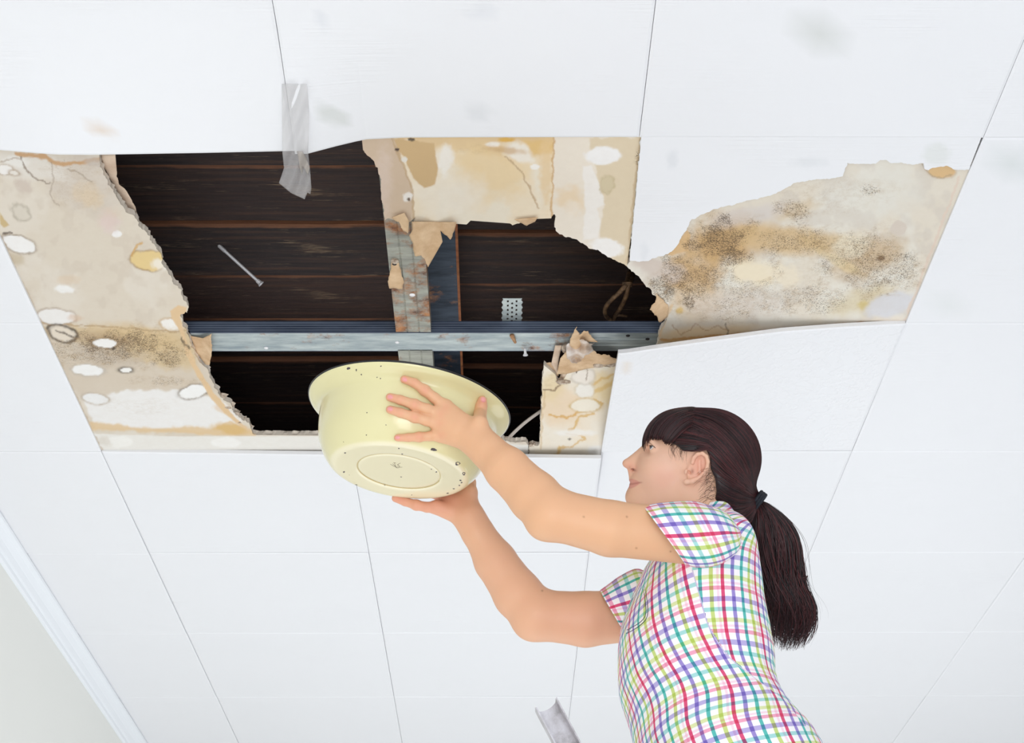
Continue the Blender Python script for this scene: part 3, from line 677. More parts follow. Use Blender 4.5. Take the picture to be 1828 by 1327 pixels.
flap('paper_flap', [(971, 649), (982, 647), (996, 650), (997, 672), (986, 664)], ZB+.010, lambda x, y: .0+0*x, M_paper, bB, 16, .8, 3)
for k, (a, b, rx, ry, rz) in enumerate([(1068, 651, .012, .010, .006), (1090, 649, .019, .009, .006), (1005, 682, .016, .007, .005), (950, 793, .010, .008, .008), (1010, 622, .009, .012, .010), (1024, 634, .016, .010, .007), (1050, 634, .012, .008, .006)]):
    crumb(a, b, ZB-.002 if k < 3 else ZB+.006, (rx, ry, rz), 20+k, 'gypsum_crumb', bB)

# ================================================================= inside the hole
ZP = HC+.30
beam_l, beam_r = onz(768, 560, HC+.19)[0], onz(822, 560, HC+.19)[0]
def planks(seams, x0, x1, side, names):
    for k in range(len(seams)-1):
        y0 = onz(800, seams[k], ZP)[1]; y1 = onz(800, seams[k+1], ZP)[1]
        dz = .004*((k*7) % 3)
        nx = 40; b = MB()
        xs = np.linspace(x0, x1, nx); wob = lambda s_: .0025*(fbm(xs*6, s_+k, 41)-.5)*2
        prof = [(y0+.0015, ZP+.028), (y0+.0015, ZP+.004), (y0+.006, ZP), (y1-.006, ZP), (y1-.0015, ZP+.004), (y1-.0015, ZP+.028)]
        V = []
        for i, x in enumerate(xs):
            for q_, (yy, z_) in enumerate(prof): V.append((x, yy+wob(q_)[i]*.5, CZ+z_+dz+wob(q_+9)[i]*.6))
        n = len(prof); Fc = [(i*n+q_, i*n+(q_+1) % n, (i+1)*n+(q_+1) % n, (i+1)*n+q_) for i in range(nx-1) for q_ in range(n)]
        Fc += [tuple(range(n))[::-1], tuple((nx-1)*n+q_ for q_ in range(n))]
        o = mk('roof_plank', V, Fc, M_wood)
        tag(o, names[k], 'wooden plank', 'dark planks in the '+side+' half of the hole')
ordl = ['dark roof plank deepest under the sagging top tiles, left half of the hole', 'dark roof plank behind the clear tape, left half of the hole', 'dark roof plank with the top of the long hanging screw, left half of the hole', 'dark weathered roof plank behind the tip of the long screw, left half of the hole',
        'worn streaked roof plank just above the metal channel, left half of the hole', 'dark roof plank hidden mostly by the metal channel, left half of the hole', 'dark roof plank just below the metal channel, left of the bowl', 'dark roof plank beside the bowl rim, left half of the hole', 'dark roof plank along the lower edge of the hole, left of the bowl']
planks([130, 208, 301, 402, 494, 573, 643, 720, 790, 860], -1.35, beam_l+.02, 'left', ordl)
ordr = ['dark roof plank hidden above the torn board, right half of the hole', 'dark roof plank above the notch in the torn board, right half of the hole', 'dark roof plank just under the torn board, right half of the hole', 'dark roof plank behind the brown wire loop, right half of the hole',
        'dark roof plank behind the metal channel, right half of the hole', 'dark roof plank right above the bowl rim, right half of the hole', 'dark roof plank right of the bowl, right half of the hole', 'dark roof plank behind the grey strip, right half of the hole', 'dark roof plank at the lower right corner of the hole']
planks([130, 225, 325, 418, 509, 590, 656, 728, 800, 860], beam_r-.02, 1.9, 'right', ordr)

def px_x(px, py, z): return onz(px, py, z)[0]
yA, yB = YS[-2], YS[4]
# long steel joist: bottom flange, web, top flange
jb = empty('steel_joist', ((beam_l+beam_r)/2, (yA+yB)/2, CZ+HC+.19), 'dark blue-grey rusty steel joist running between the two plank halves', 'steel joist')
def part(name, lo, hi, mat, parent, **k):
    b = MB(); b.box(lo, hi); return b.done(name, mat, parent, **k)
zj = CZ+HC+.19
part('bottom_flange', (beam_l, yA, zj), (beam_r, yB, zj+.006), M_beam, jb)
part('rusty_edge', (beam_r-.0045, yA, zj-.0012), (beam_r+.001, yB, zj+.007), M_rust, jb)
part('web', ((beam_l+beam_r)/2-.003, yA, zj+.006), ((beam_l+beam_r)/2+.003, yB, zj+.105), M_beam, jb)
# main metal channel (ceiling profile): bottom face, ribbed sides
ZK = HC+.0195
y_a = onz(914, 595, ZK)[1]; y_b = onz(914, 626.5, ZK)[1]
def find_top():
    lo, hi = 0, .1
    for _ in range(30):
        m = (lo+hi)/2
        if proj(np.array([0, y_a, CZ+ZK+m]))[1] > 574: lo = m
        else: hi = m
    return m
hk = find_top()
ch = empty('metal_channel', (0, (y_a+y_b)/2, CZ+ZK), 'long galvanised metal channel crossing the whole hole from side to side', 'metal channel')
x0, x1 = px_x(300, 600, ZK), px_x(1230, 600, ZK)
def profile_x(name, prof, x0, x1, mat, parent, nseg=30):
    V = []; n = len(prof); xs = np.linspace(x0, x1, nseg)
    for x in xs:
        for (yy, zz) in prof: V.append((x, yy, zz))
    Fc = [(i*n+k, i*n+k+1, (i+1)*n+k+1, (i+1)*n+k) for i in range(nseg-1) for k in range(n-1)]
    return mk(name, V, Fc, mat, parent)
z0 = CZ+ZK
w3 = (y_b-y_a)
bot = [(y_a, z0), (y_a+w3*.3, z0), (y_a+w3*.33, z0+.0015), (y_a+w3*.36, z0), (y_a+w3*.64, z0), (y_a+w3*.67, z0+.0015), (y_a+w3*.7, z0), (y_b, z0), (y_b, z0+.0012), (y_a, z0+.0012), (y_a, z0)]
profile_x('bottom_face', bot, x0, x1, M_chan, ch, 40)
def ribs(y, sgn):
    pr = [(y, z0)]
    for k in range(5):
        a = z0+hk*(.12+.17*k); pr += [(y, a), (y+sgn*.0042, a+hk*.035), (y+sgn*.0042, a+hk*.08), (y, a+hk*.115)]
    pr += [(y, z0+hk), (y-sgn*.001, z0+hk), (y-sgn*.001, z0), (y, z0)]
    return pr
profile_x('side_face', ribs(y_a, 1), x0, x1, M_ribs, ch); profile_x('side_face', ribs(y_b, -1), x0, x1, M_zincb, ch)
part('top_lip', (x0, y_a, z0+hk-.001), (x1, y_a+.008, z0+hk), M_zincb, ch)
part('top_lip', (x0, y_b-.008, z0+hk-.001), (x1, y_b, z0+hk), M_zincb, ch)
def disc(name, px, py, z, r, mat, parent, h=.003, n=12):
    c0 = onz(px, py, z); b = MB(); b.tube([c0+np.array([0, 0, h]), c0, c0-np.array([0, 0, h*.4])], [r, r, r*.5], n); return b.done(name, mat, parent, smooth=False)
for a, b in ((475, 622), (1121, 600), (1156, 606), (709, 612)):
    disc('screw_head', a, b, ZK-.001, .0045, M_dark if a > 1000 else M_screw, ch)
# cross stud, above and below the main channel
sx0, sx1 = px_x(706, 585, ZK), px_x(769, 585, ZK)
stu = empty('metal_stud', ((sx0+sx1)/2, y_a-.3, CZ+ZK), 'weathered zinc stud meeting the long channel at right angles, torn paper on it', 'metal stud')
def stud_seg(name, ya, yb, parent):
    n = 24; m = 24; b = MB()
    pr = [(0, .030), (0, .002), (.002, 0), (.30, 0), (.33, .0015), (.36, 0), (.64, 0), (.67, .0015), (.70, 0), (.998, 0), (1, .002), (1, .030), (.985, .030), (.985, .003), (.015, .003), (.015, .030), (0, .030)]
    V = []; ys = np.linspace(ya, yb, m)
    for y in ys:
        for (u, z_) in pr: V.append((sx0+(sx1-sx0)*u, y, z0-.0015+z_))
    k_ = len(pr); Fc = [(i*k_+q_, (i+1)*k_+q_, (i+1)*k_+q_+1, i*k_+q_+1) for i in range(m-1) for q_ in range(k_-1)]
    return mk(name, V, Fc, M_stud, parent)
stud_seg('stud_length', onz(738, 300, ZK)[1], onz(738, 592, ZK)[1], stu)
stud_seg('stud_length', y_b-.004, onz(738, 760, ZK)[1], stu)
disc('rivet', 736, 527, ZK-.0016, .006, M_screw, stu, .002); disc('screw_head', 704, 472, ZK-.004, .0045, M_dark, stu)
flap('paper_scrap', [(699, 466), (712, 466, 't'), (720, 498, 't'), (718, 516, 't'), (695, 515, 't'), (694, 500, 't')], ZK-.003, lambda x, y: .001+0*x+.001*np.sin(y/7), M_paper, stu, 17, 1.2, 3)
crumb(705, 466, ZK-.003, (.008, .008, .004), 33, 'gypsum_crumb', stu)
# perforated hanger strip
def hanger():
    r = empty('hanger_strip', onz(915, 560, HC+.06), 'short perforated metal hanger strip sticking up from the long channel', 'metal strip')
    b = MB(); n = 9; zs = [HC+.035+.0*k for k in range(n)]
    g = [(897, 533), (933, 533), (929, 588), (898, 588)]
    # plate with real holes: grid of cells around two columns of holes
    nx, ny = 52, 80; V = []; Fc = []
    hol = []
    for q_ in range(7):
        for s_ in (.28, .72): hol.append((s_+(.0 if q_ % 2 == 0 else 0), .09+.14*q_))
        hol.append((.5, .16+.14*q_))
    for i in range(nx+1):
        for j in range(ny+1):
            u, v = i/nx, j/ny
            wob = .035*math.sin(v*2*math.pi*6) if i in (0, nx) else 0
            uu = u+(wob if i == 0 else -wob)
            px = (897+uu*35)+v*(-1); py = 533+v*56
            V.append(onz(px, py, HC+.045+.02*(1-v)))
    for i in range(nx):
        for j in range(ny):
            u, v = (i+.5)/nx, (j+.5)/ny
            if any(((u-a)*.62)**2+((v-c_)*1.0)**2 < .0011 for a, c_ in hol): continue
            a = i*(ny+1)+j; Fc.append((a, a+1, a+ny+2, a+ny+1))
    o = mk('perforated_plate', V, Fc, M_zinc, r)
    md = o.modifiers.new('thick', 'SOLIDIFY'); md.thickness = .0012
    b2 = MB(); p0 = onz(915, 588, HC+.043); 
    b2.tube([onz(914, 586, HC+.045), onz(914, 600, HC+.016), onz(920, 612, HC+.012)], [.006, .005, .003], 6); b2.done('bent_tab', metal_mat('rusty_tab', (150, 110, 80), (190, 150, 110), .95, .8, .1), r)
hanger()
# screws hanging
def screw(name, a, b, za, zb, label, r=.0036, head=.0075):
    A = onz(a[0], a[1], za); B = onz(b[0], b[1], zb); r_ = empty(name, A, label, 'screw')
    d = (B-A)/np.linalg.norm(B-A); L_ = np.linalg.norm(B-A)
    m = 40; pts = [A+d*L_*t for t in np.linspace(.16, .95, m)]; rr = [r]*m
    bb = MB(); bb.tube(pts, rr, 8); bb.done('shank', M_screw, r_, smooth=True)
    m = 60; pts = [A+d*L_*t for t in np.linspace(0, .17, m)]; rr = [r*(1+.35*(k % 4 < 2))*(min(1, .3+k/12)) for k in range(m)]
    bb = MB(); bb.tube(pts, rr, 8); bb.done('thread', M_screw, r_)
    bb = MB(); bb.tube([B-d*.012, B-d*.004, B, B+d*.0015, B+d*.002], [r*1.3, r*1.5, head, head, head*.6], 14); bb.done('head', M_screw, r_)
screw('screw', (389, 437), (466, 507), HC+.302, HC+.23, 'long bright screw hanging down in front of the dark planks')
screw('screw', (937, 620), (938, 634), HC+.012, HC+.0, 'short screw poking down from the long channel above the bowl', .002, .0055)
# wire loop
wire = NT('brown_cable'); gg = wire.coord('Object'); wire.set(Base_Color=wire.ramp(wire.noise(gg, 60, 4), [(.35, L(58, 40, 28)), (.65, L(134, 104, 74))]), Roughness=.6)
wl = empty('wire_loop', onz(1110, 520, HC+.12), 'brown twisted wire loop hanging at the right side of the hole', 'wire')
zw = HC+.12
b = MB(); b.tube(spline([onz(1124, 486, zw+.06), onz(1118, 507, zw), onz(1108, 520, zw-.01), onz(1089, 538, zw-.02), onz(1080, 553, zw-.025), onz(1083, 566, zw-.025), onz(1095, 575, zw-.02), onz(1101, 586, zw-.02)], 40), np.linspace(.0062, .004, 40), 8); b.done('wire_strand', wire.m, wl, smooth=True)
b = MB(); b.tube(spline([onz(1131, 490, zw+.06), onz(1122, 508, zw), onz(1117, 530, zw-.01), onz(1106, 553, zw-.015), onz(1096, 568, zw-.02), onz(1093, 580, zw-.02)], 34), np.linspace(.006, .0045, 34), 8); b.done('wire_strand', wire.m, wl, smooth=True)
b = MB(); b.tube(spline([onz(1096, 566, zw-.02), onz(1105, 563, zw-.02), onz(1119, 565, zw-.015)], 12), .0028, 7); b.done('wire_strand', wire.m, wl, smooth=True)
b = MB()
for k in range(4):
    c0 = onz(1120, 505+2.2*k, zw-.001); b.tube([c0+np.array([.010*math.cos(t), .008*math.sin(t), .004*math.sin(t)]) for t in np.linspace(0, 6.283, 16)], .0016, 5, False)
b.done('binding', wire.m, wl, smooth=True)
# flat grey strip across the lower right corner of the hole
A_, B_ = onz(880, 816, ZB-.010), onz(969, 733, ZB+.02)
d = (B_-A_)/np.linalg.norm(B_-A_); nrm = np.cross(d, [0, 0, 1.0]); nrm /= np.linalg.norm(nrm)
V = []; mm = 20
for k in range(mm+1):
    p = A_+(B_-A_)*(k/mm)+np.array([0, 0, .012*math.sin(k/mm*3.1)])
    for (a, z_) in ((-.0045, 0), (.0045, 0), (.0045, .0022), (-.0045, .0022)): V.append(p+nrm*a+np.array([0, 0, z_]))
Fc = [(i*4+k, i*4+(k+1) % 4, (i+1)*4+(k+1) % 4, (i+1)*4+k) for i in range(mm) for k in range(4)]+[(0, 1, 2, 3), (mm*4+3, mm*4+2, mm*4+1, mm*4)]
tag(mk('plastic_strip', V, Fc, simple('grey_plastic', (176, 164, 154), .5)), 'narrow grey flat strip slanting across the lower right corner of the hole', 'strip')
# clear tape hanging from the seam between the two top tiles
tape = NT('clear_tape'); tape.set(Base_Color=L(225, 222, 222), Roughness=.12, Alpha=.26)
tape.bump(tape.noise(tape.coord('Object', scale=(40, 18, 18)), 1, 3), .5, .004)
tz = lambda x, y: .012+.030*np.clip((y-150)/120, 0, 1)**1.3+.03*np.clip((y-272)/90, 0, 1)+.004*np.sin(x/5+y/14)
tp = empty('adhesive_tape', onz(528, 275, HC-.04), 'clear adhesive tape hanging from the seam between the two top tiles', 'tape')
flap('tape_strip', [(503, 150), (548, 150), (552, 200), (550, 272), (553, 300), (556, 335), (554, 347), (549, 344), (546, 350), (544, 356), (520, 345), (498, 327), (507, 300), (504, 272)], HC-.004, tz, tape.m, tp, 21, .3, 4, thick=.0003)
tape2 = NT('tape_fold'); tape2.set(Base_Color=L(190, 182, 174), Roughness=.2, Alpha=.55)
flap('tape_fold', [(530, 270), (540, 270), (548, 285), (553, 300), (549, 312), (541, 296), (539, 312), (535, 300), (533, 285)], HC-.006, lambda x, y: tz(x, y)+.004, tape2.m, tp, 22, .3, 3, thick=.0003)

# ================================================================= enamel bowl
bowl_c = P(730, 733, 2.86)                      # rim centre
RB = 180*2.86/F
tl = math.radians(7.0)
axis = np.array([math.sin(tl), -.055, math.cos(tl)]); axis /= np.linalg.norm(axis); ax1 = np.array([math.cos(tl), 0, -math.sin(tl)]); ax1 -= axis*(ax1@axis); ax1 /= np.linalg.norm(ax1); ax2 = np.cross(axis, ax1)
R_ = RB; k = R_/.181
prof_o = [(0, -.1295), (.045, -.1295), (.070, -.1292), (.0735, -.1275), (.077, -.1300), (.098, -.1310), (.113, -.1312), (.121, -.1290), (.128, -.123), (.139, -.108), (.1485, -.088), (.1535, -.066), (.156, -.044), (.157, -.030), (.158, -.022),
          (.161, -.0155), (.167, -.010), (.174, -.0055), (.179, -.0015), (.1815, .0025)]
prof_i = [(.1795, .0045), (.176, .001), (.171, -.003), (.164, -.0075), (.1575, -.0135), (.155, -.022), (.1535, -.044), (.150, -.066), (.145, -.088), (.136, -.106), (.126, -.1195), (.112, -.1265), (.06, -.127), (0, -.127)]
def fine(pr, m=4):
    q_ = spline([(a, b, 0) for a, b in pr], (len(pr)-1)*m+1); return [(max(a[0], 0), a[1]) for a in q_]
def lathe(name, pr, mat, parent, n=128, attrs=False):
    V = []
    for (r, z) in pr:
        for j in range(n):
            a = 2*math.pi*j/n; V.append(bowl_c+k*(r*(math.cos(a)*ax1+math.sin(a)*ax2)+z*axis))
    Fc = [(i*n+j, i*n+(j+1) % n, (i+1)*n+(j+1) % n, (i+1)*n+j) for i in range(len(pr)-1) for j in range(n)]
    return mk(name, V, Fc, mat, parent, smooth=True), np.array(V), Fc
def enamel():
    t = NT('yellow_enamel'); g = t.coord('Object')
    at = t.n('ShaderNodeAttribute', attribute_name='Col').outputs['Color']
    n = t.noise(g, 55, 2); vn = t.n('ShaderNodeTexVoronoi', i_Scale=34.0); t.link(g, vn.inputs['Vector'])
    # small chips at random cells
    sp = t.n('ShaderNodeSeparateColor'); t.link(vn.outputs['Color'], sp.inputs[0])
    rad = t.math('MULTIPLY', t.math('SUBTRACT', sp.outputs[0], .86, clamp=True), .55)
    chip = t.math('MULTIPLY', t.math('SUBTRACT', rad, vn.outputs['Distance']), 60, clamp=True)
    c0 = t.mix(t.math('MULTIPLY', chip, .75), at, L(96, 78, 60))
    t.set(Base_Color=c0, Roughness=.16); t.b.inputs['Coat Weight'].default_value = .3; t.b.inputs['Coat Roughness'].default_value = .08
    return t.m
M_en = enamel()
bowl = empty('enamel_bowl', bowl_c-axis*.122*k, 'pale yellow enamel bowl with black rim and chipped base, held under the hole', 'bowl')
KZ = .93
prof_o = [(r, z*KZ) for r, z in prof_o]; prof_i = [(r, z*KZ if z < 0 else z) for r, z in prof_i]
pr = fine(prof_o)+fine(prof_i)
ob, BV, BF = lathe('bowl_body', pr, M_en, bowl)
# enamel colour: ring stains and chips of the base
ql = (BV-bowl_c)/k; hz = ql@axis; rr_ = np.hypot(ql@ax1, ql@ax2); qp = proj(BV)
C = np.tile(S2L((230, 222, 172)), (len(BV), 1))
base_m = sst(-hz, .1265*KZ, .1290*KZ)*sst(rr_, .128, .118); C = C*(1-base_m[:, None])+S2L((238, 229, 194))*base_m[:, None]
at = ob.data.color_attributes.new('Col', 'FLOAT_COLOR', 'POINT')
at.data.foreach_set('color', np.concatenate([C, np.ones((len(C), 1))], 1).astype(np.float32).ravel())
M_rim = simple('black_enamel', (26, 26, 30), .3)
pts = [bowl_c+k*(.1812*(math.cos(a)*ax1+math.sin(a)*ax2)+.0040*axis) for a in np.linspace(0, 2*math.pi, 129)]
b = MB(); b.tube(pts, .0019, 8, False); b.done('rim_edge', M_rim, bowl, smooth=True)
bvh = BVHTree.FromPolygons([tuple(v) for v in BV], BF)
def hits(px, py):
    d = RT*((px-CX)/F)+UP*((CY-py)/F)+FW; L_ = np.linalg.norm(d); d = d/L_
    o_ = Vector(cam_pos); res = []; off = 0
    for _ in range(12):
        h_ = bvh.ray_cast(o_+Vector(d)*off, Vector(d))
        if h_[0] is None: break
        off += h_[3]+1e-4; res.append(off/L_)
    return res
# chips in the enamel, ring on the base, scratched maker's mark
def on_bowl(px, py, lift=.0004):
    h_ = hits(px, py); return P(px, py, h_[0]-lift) if h_ else None
M_chip = simple('bare_steel_chip', (84, 74, 78), .6)
chips = [(774, 803, 5.5, 2.6), (817, 828, 4.0, 3.6), (828, 846, 3.2, 2.6), (822, 858, 1.8, 1.4), (824, 862, 1.6, 1.2), (820, 867, 1.6, 1.0), (810, 873, 1.7, 1.0), (799, 881, 2.2, .9), (687, 866, 1.8, 1.3), (616, 809, 1.6, 1.2),
         (614, 843, 2.0, 1.3), (636, 866, 2.0, .8), (622, 658, 3.0, 2.4), (636, 661, 1.2, 2.0), (645, 669, 1.0, 1.4), (680, 654, 1.4, 1.0), (712, 801, 1.4, 1.0), (718, 811, 1.6, 1.0), (779, 843, 1.7, 1.0), (716, 852, 1.6, .7), (655, 737, 1.0, 1.0),
         (654, 777, 1.0, 1.0), (689, 759, .8, .9), (673, 674, 1.2, .8), (679, 676, 1.2, .9), (770, 838, 1.0, .8), (735, 884, 1.0, .6), (661, 884, 3.0, .8)]
for i, (a, b_, rx, ry) in enumerate(chips):
    n = 12; V = []
    for q_ in range(n):
        t = 2*math.pi*q_/n; w = 1+.16*math.sin(2*t+i*2.3)+.12*math.sin(3*t+i*1.7)+.08*math.sin(5*t+2*i)
        p = on_bowl(a+rx*w*math.cos(t), b_+ry*w*math.sin(t))
        if p is None: break
        V.append(p)
    if len(V) == n: mk('enamel_chip', V, [tuple(range(n))], M_chip, bowl)
M_ring = simple('stained_ring', (206, 184, 132), .5)
b = MB(); pts = [bowl_c+k*(.0745*(math.cos(a)*ax1+math.sin(a)*ax2)-.1290*KZ*axis) for a in np.linspace(.3, 2*math.pi-.7, 80)]
b.tube(pts, .0007, 5); b.done('base_ring', M_ring, bowl)
M_mk = simple('scratched_mark', (120, 108, 90), .7)
b = MB()
for ln in ([(697, 829), (705, 834)], [(701, 828), (708, 836), (704, 827)], [(704, 831), (710, 836), (711, 829)], [(709, 830), (715, 827)], [(712, 831), (714, 835), (718, 834)], [(702, 826), (707, 827)], [(714, 833), (711, 836)]):
    b.tube([on_bowl(*p) for p in ln], .00035, 4)
b.done('makers_mark', M_mk, bowl)

# ================================================================= the woman: implicit body
def cc(px, py, d): return np.array([(px-CX)/F*d, (CY-py)/F*d, d], np.float32)
def to_world(q): q = np.asarray(q, float); return cam_pos+q[:, :1]*RT+q[:, 1:2]*UP+q[:, 2:3]*FW
def to_cam(p): p = np.asarray(p, float)-cam_pos; return np.stack([p@RT, p@UP, p@FW], -1)
def rc(Q, a, b, r1, r2=None):
    r2 = r1 if r2 is None else r2; ba = (b-a).astype(np.float32); pa = Q-a.astype(np.float32)
    h_ = np.clip(pa@ba/(ba@ba+1e-12), 0, 1)
    return np.sqrt(((pa-h_[:, None]*ba)**2).sum(1))-(r1+(r2-r1)*h_)
def ell(Q, c_, r, ang=0.0, Rm=None):
    q_ = Q-c_.astype(np.float32)
    if ang:
        ca, sa = math.cos(ang), math.sin(ang); q_ = np.stack([q_[:, 0]*ca+q_[:, 1]*sa, -q_[:, 0]*sa+q_[:, 1]*ca, q_[:, 2]], 1)
    if Rm is not None: q_ = q_@Rm.astype(np.float32)
    r = np.asarray(r, np.float32); k0 = np.sqrt(((q_/r)**2).sum(1)); k1 = np.sqrt(((q_/r**2)**2).sum(1))+1e-9
    return k0*(k0-1)/k1
def sm(a, b, kk):
    h_ = np.clip(.5+.5*(b-a)/kk, 0, 1); return b*(1-h_)+a*h_-kk*h_*(1-h_)
def ss(a, b, kk):   # a minus b
    return -sm(-a, b, kk)
def near(Q, c_, R__, fn, far=.08):
    d = np.sqrt(((Q-c_.astype(np.float32))**2).sum(1))-R__
    out = np.maximum(d, 0)+far*.2; m = d < 0
    out = np.where(d < 0, 0, d+.01).astype(np.float32)
    if m.any(): out[m] = fn(Q[m])
    return out
DH = 2.84
def Hd(px, py, lat=0.0):
    """point of the head: on its middle plane at pixel (px,py), moved lat mm towards the left ear"""
    m = (1265-px)*.158/1000
    p = cc(px, py, DH)+np.array([0, 0, m], np.float32)
    return p+np.array([-.156, 0, -.988], np.float32)*(lat/1000)
MM = .001
FD = np.array([-.988, 0, .156]); LD = np.array([-.156, 0, -.988]); HR = np.stack([FD, np.array([0, 1.0, 0]), LD], 1)
def E_(Q, px, py, lat, rx, ry, rz, ang=0):
    """ellipsoid in head axes, ang tilts in the profile plane"""
    Rm = HR
    if ang:
        ca, sa = math.cos(ang), math.sin(ang)
        Rm = np.stack([HR[:, 0]*ca+HR[:, 1]*sa, -HR[:, 0]*sa+HR[:, 1]*ca, HR[:, 2]], 1)
    return ell(Q, Hd(px, py, lat), (rx*MM, ry*MM, rz*MM), 0, Rm)
def headf(Q):
    d = E_(Q, 1262, 822, 0, 84, 82, 74)
    d = sm(d, E_(Q, 1227, 803, 0, 67, 65, 64), .02)
    d = sm(d, E_(Q, 1192, 836, 0, 57, 50, 57), .018)
    d = sm(d, E_(Q, 1160, 868, 0, 33, 32, 34), .018)
    for s_ in (-1, 1):
        d = sm(d, rc(Q, Hd(1152, 893, 12*s_), Hd(1226, 872, 50*s_), .017, .016), .022)
        d = sm(d, E_(Q, 1185, 846, 36*s_, 30, 30, 24), .02)
    d = sm(d, E_(Q, 1136, 890, 0, 18, 18, 21), .014)
    d = sm(d, rc(Q, Hd(1205, 880, 0), Hd(1235, 900, 0), .04, .045), .03)
    # nose
    d = sm(d, rc(Q, Hd(1166, 797, 0), Hd(1135, 828, 0), .010, .0115), .012)
    d = sm(d, rc(Q, Hd(1157, 803, 0), Hd(1123, 829, 0), .0062, .0085), .008)
    d = sm(d, E_(Q, 1121.5, 829.0, 0, 8.2, 6.6, 7.6), .005)
    for s_ in (-1, 1):
        d = sm(d, E_(Q, 1134.5, 836.5, 10*s_, 8, 6.6, 5.6), .004)
        d = ss(d, E_(Q, 1130.5, 840.0, 12.5*s_, 5.4, 2.2, 7.0, -.45), .0018)
    d = sm(d, rc(Q, Hd(1128, 843, 0), Hd(1131, 852, 0), .0055, .007), .006)
    # lips
    d = sm(d, E_(Q, 1135, 857.5, 0, 10.2, 5.2, 19, -.25), .004)
    d = sm(d, E_(Q, 1135.5, 868, 0, 9.6, 5.4, 17, .2), .004)
    for s_ in (-1, 1):
        d = ss(d, rc(Q, Hd(1124, 863.5, 2*s_), Hd(1146, 861, 22*s_), .0012, .0010), .003)
        # eyes
        d = ss(d, E_(Q, 1158, 798, 34*s_, 13, 9.5, 16), .010)
        lid = rc(Q, Hd(1175.5, 799, 34*s_), Hd(1175.6, 799, 34*s_), .0134)
        d = sm(d, lid, .004)
        d = ss(d, E_(Q, 1162.5, 797.5, 37*s_, 10.5, 4.6, 16, -.2), .0012)
        d = sm(d, rc(Q, Hd(1157, 790, 14*s_), Hd(1170, 786, 42*s_), .0048, .0045), .010)
        # ears
        e = E_(Q, 1247, 832, 72*s_, 15, 26, 5, .42)
        pts = [(1240, 822), (1243, 813), (1249, 807), (1257, 805.5), (1264, 811), (1266.5, 820), (1265, 831), (1259, 841), (1250, 849), (1240, 854), (1230, 856)]
        for i in range(len(pts)-1):
            la = 79+2*math.sin(i/3.2)
            e = sm(e, rc(Q, Hd(*pts[i], la*s_), Hd(*pts[i+1], la*s_), .0034, .0034 if i < 8 else .0055), .0025)
        e = sm(e, rc(Q, Hd(1252, 818, 77*s_), Hd(1252, 838, 77*s_), .0025, .003), .003)
        e = sm(e, E_(Q, 1229, 838, 76*s_, 3.2, 5, 3.5, .4), .003)
        e = ss(e, E_(Q, 1243, 836, 81*s_, 6.0, 10.5, 6, .35), .003)
        e = ss(e, E_(Q, 1258, 824, 81.5*s_, 2.4, 12, 4, .1), .002)
        e = ss(e, E_(Q, 1234.5, 839.5, 76*s_, 2.4, 4.6, 7, -.5), .0015)
        d = sm(d, e, .006)
    return d
# limbs (pixels and depths)
Lsh, Lel, Lwr = cc(1262, 962, 2.60), cc(986, 918, 2.575), cc(850, 785, 2.675)
Rsh, Rel, Rwr = cc(1195, 1092, 2.88), cc(958, 1098, 2.845), cc(838, 925, 2.905)
ppm = F/2.65
def fdepth(px, py, r, far=False):
    h_ = hits(px, py)
    if not h_: return None
    return (h_[-1]+r) if far else (h_[0]-r)
def finger(pxs, rad, far=False, ref=None):
    out = []
    for (x, y), r in zip(pxs, rad):
        d = fdepth(x, y, r*.95, far)
        if d is None: d = ref
        out.append(cc(x, y, d))
    return out
Lf = []
for pxs, rad in ([(796, 727), (776, 711), (758, 697), (740, 684), (721.5, 677.5)], (.0105, .0092, .0086, .0078, .0068)), \
                ([(786, 740), (762, 731), (740, 723), (714, 714), (696, 709.5)], (.0105, .0094, .0088, .0080, .0070)), \
                ([(784, 757), (762, 751), (740, 745), (714, 737), (696, 731.5)], (.0102, .0092, .0086, .0078, .0068)), \
                ([(788, 777), (768, 779), (748, 780.5), (728, 781.5), (709.5, 782)], (.0095, .0082, .0076, .0070, .0060)):
    Lf.append((finger(pxs, rad, ref=2.69), rad))
wl_d = Lwr[2]
Lth = ([cc(850, 776, 2.668), cc(856, 757, 2.668), finger([(857, 738)], [.0105])[0], finger([(859, 726)], [.0095])[0], finger([(861, 715)], [.0082])[0]], (.017, .0135, .0105, .0098, .0080))
palmL = [f[0][0] for f in Lf]
print('left fingers', [[round(float(p[2]), 3) for p in f[0]] for f in Lf], [round(float(p[2]), 3) for p in Lth[0]])
dR = 2.905
def rfinger(pxs, rad, ds):
    return ([cc(x, y, d) for (x, y), d in zip(pxs, ds)], rad)
far0 = [fdepth(x, y, .0, True) for (x, y) in ((745, 885), (770, 870), (800, 850), (740, 850))]
print('far', far0)
Rf = [rfinger([(780, 906), (762, 906), (743, 902), (723, 896), (706, 890)], (.0110, .0095, .0088, .0080, .0070), [2.905, 2.905, 2.908, 2.912, 2.915]),
      rfinger([(790, 885), (768, 880), (748, 873), (730, 866), (716, 860)], (.0105, .0095, .0088, .0080, .0070), [2.935, 2.945, 2.95, 2.96, 2.96]),
      rfinger([(796, 868), (776, 859), (756, 850), (738, 840), (724, 832)], (.0105, .0095, .0088, .0080, .0070), [2.955, 2.965, 2.975, 2.98, 2.985]),
      rfinger([(806, 852), (788, 840), (770, 828), (754, 818), (742, 810)], (.0105, .0092, .0086, .0078, .0068), [2.965, 2.98, 2.99, 3.0, 3.005])]
Rth = ([cc(834, 905, 2.91), cc(837, 880, 2.925), cc(838, 862, 2.945), cc(832, 848, 2.965), cc(826, 836, 2.98)], (.020, .0155, .0115, .010, .0085))
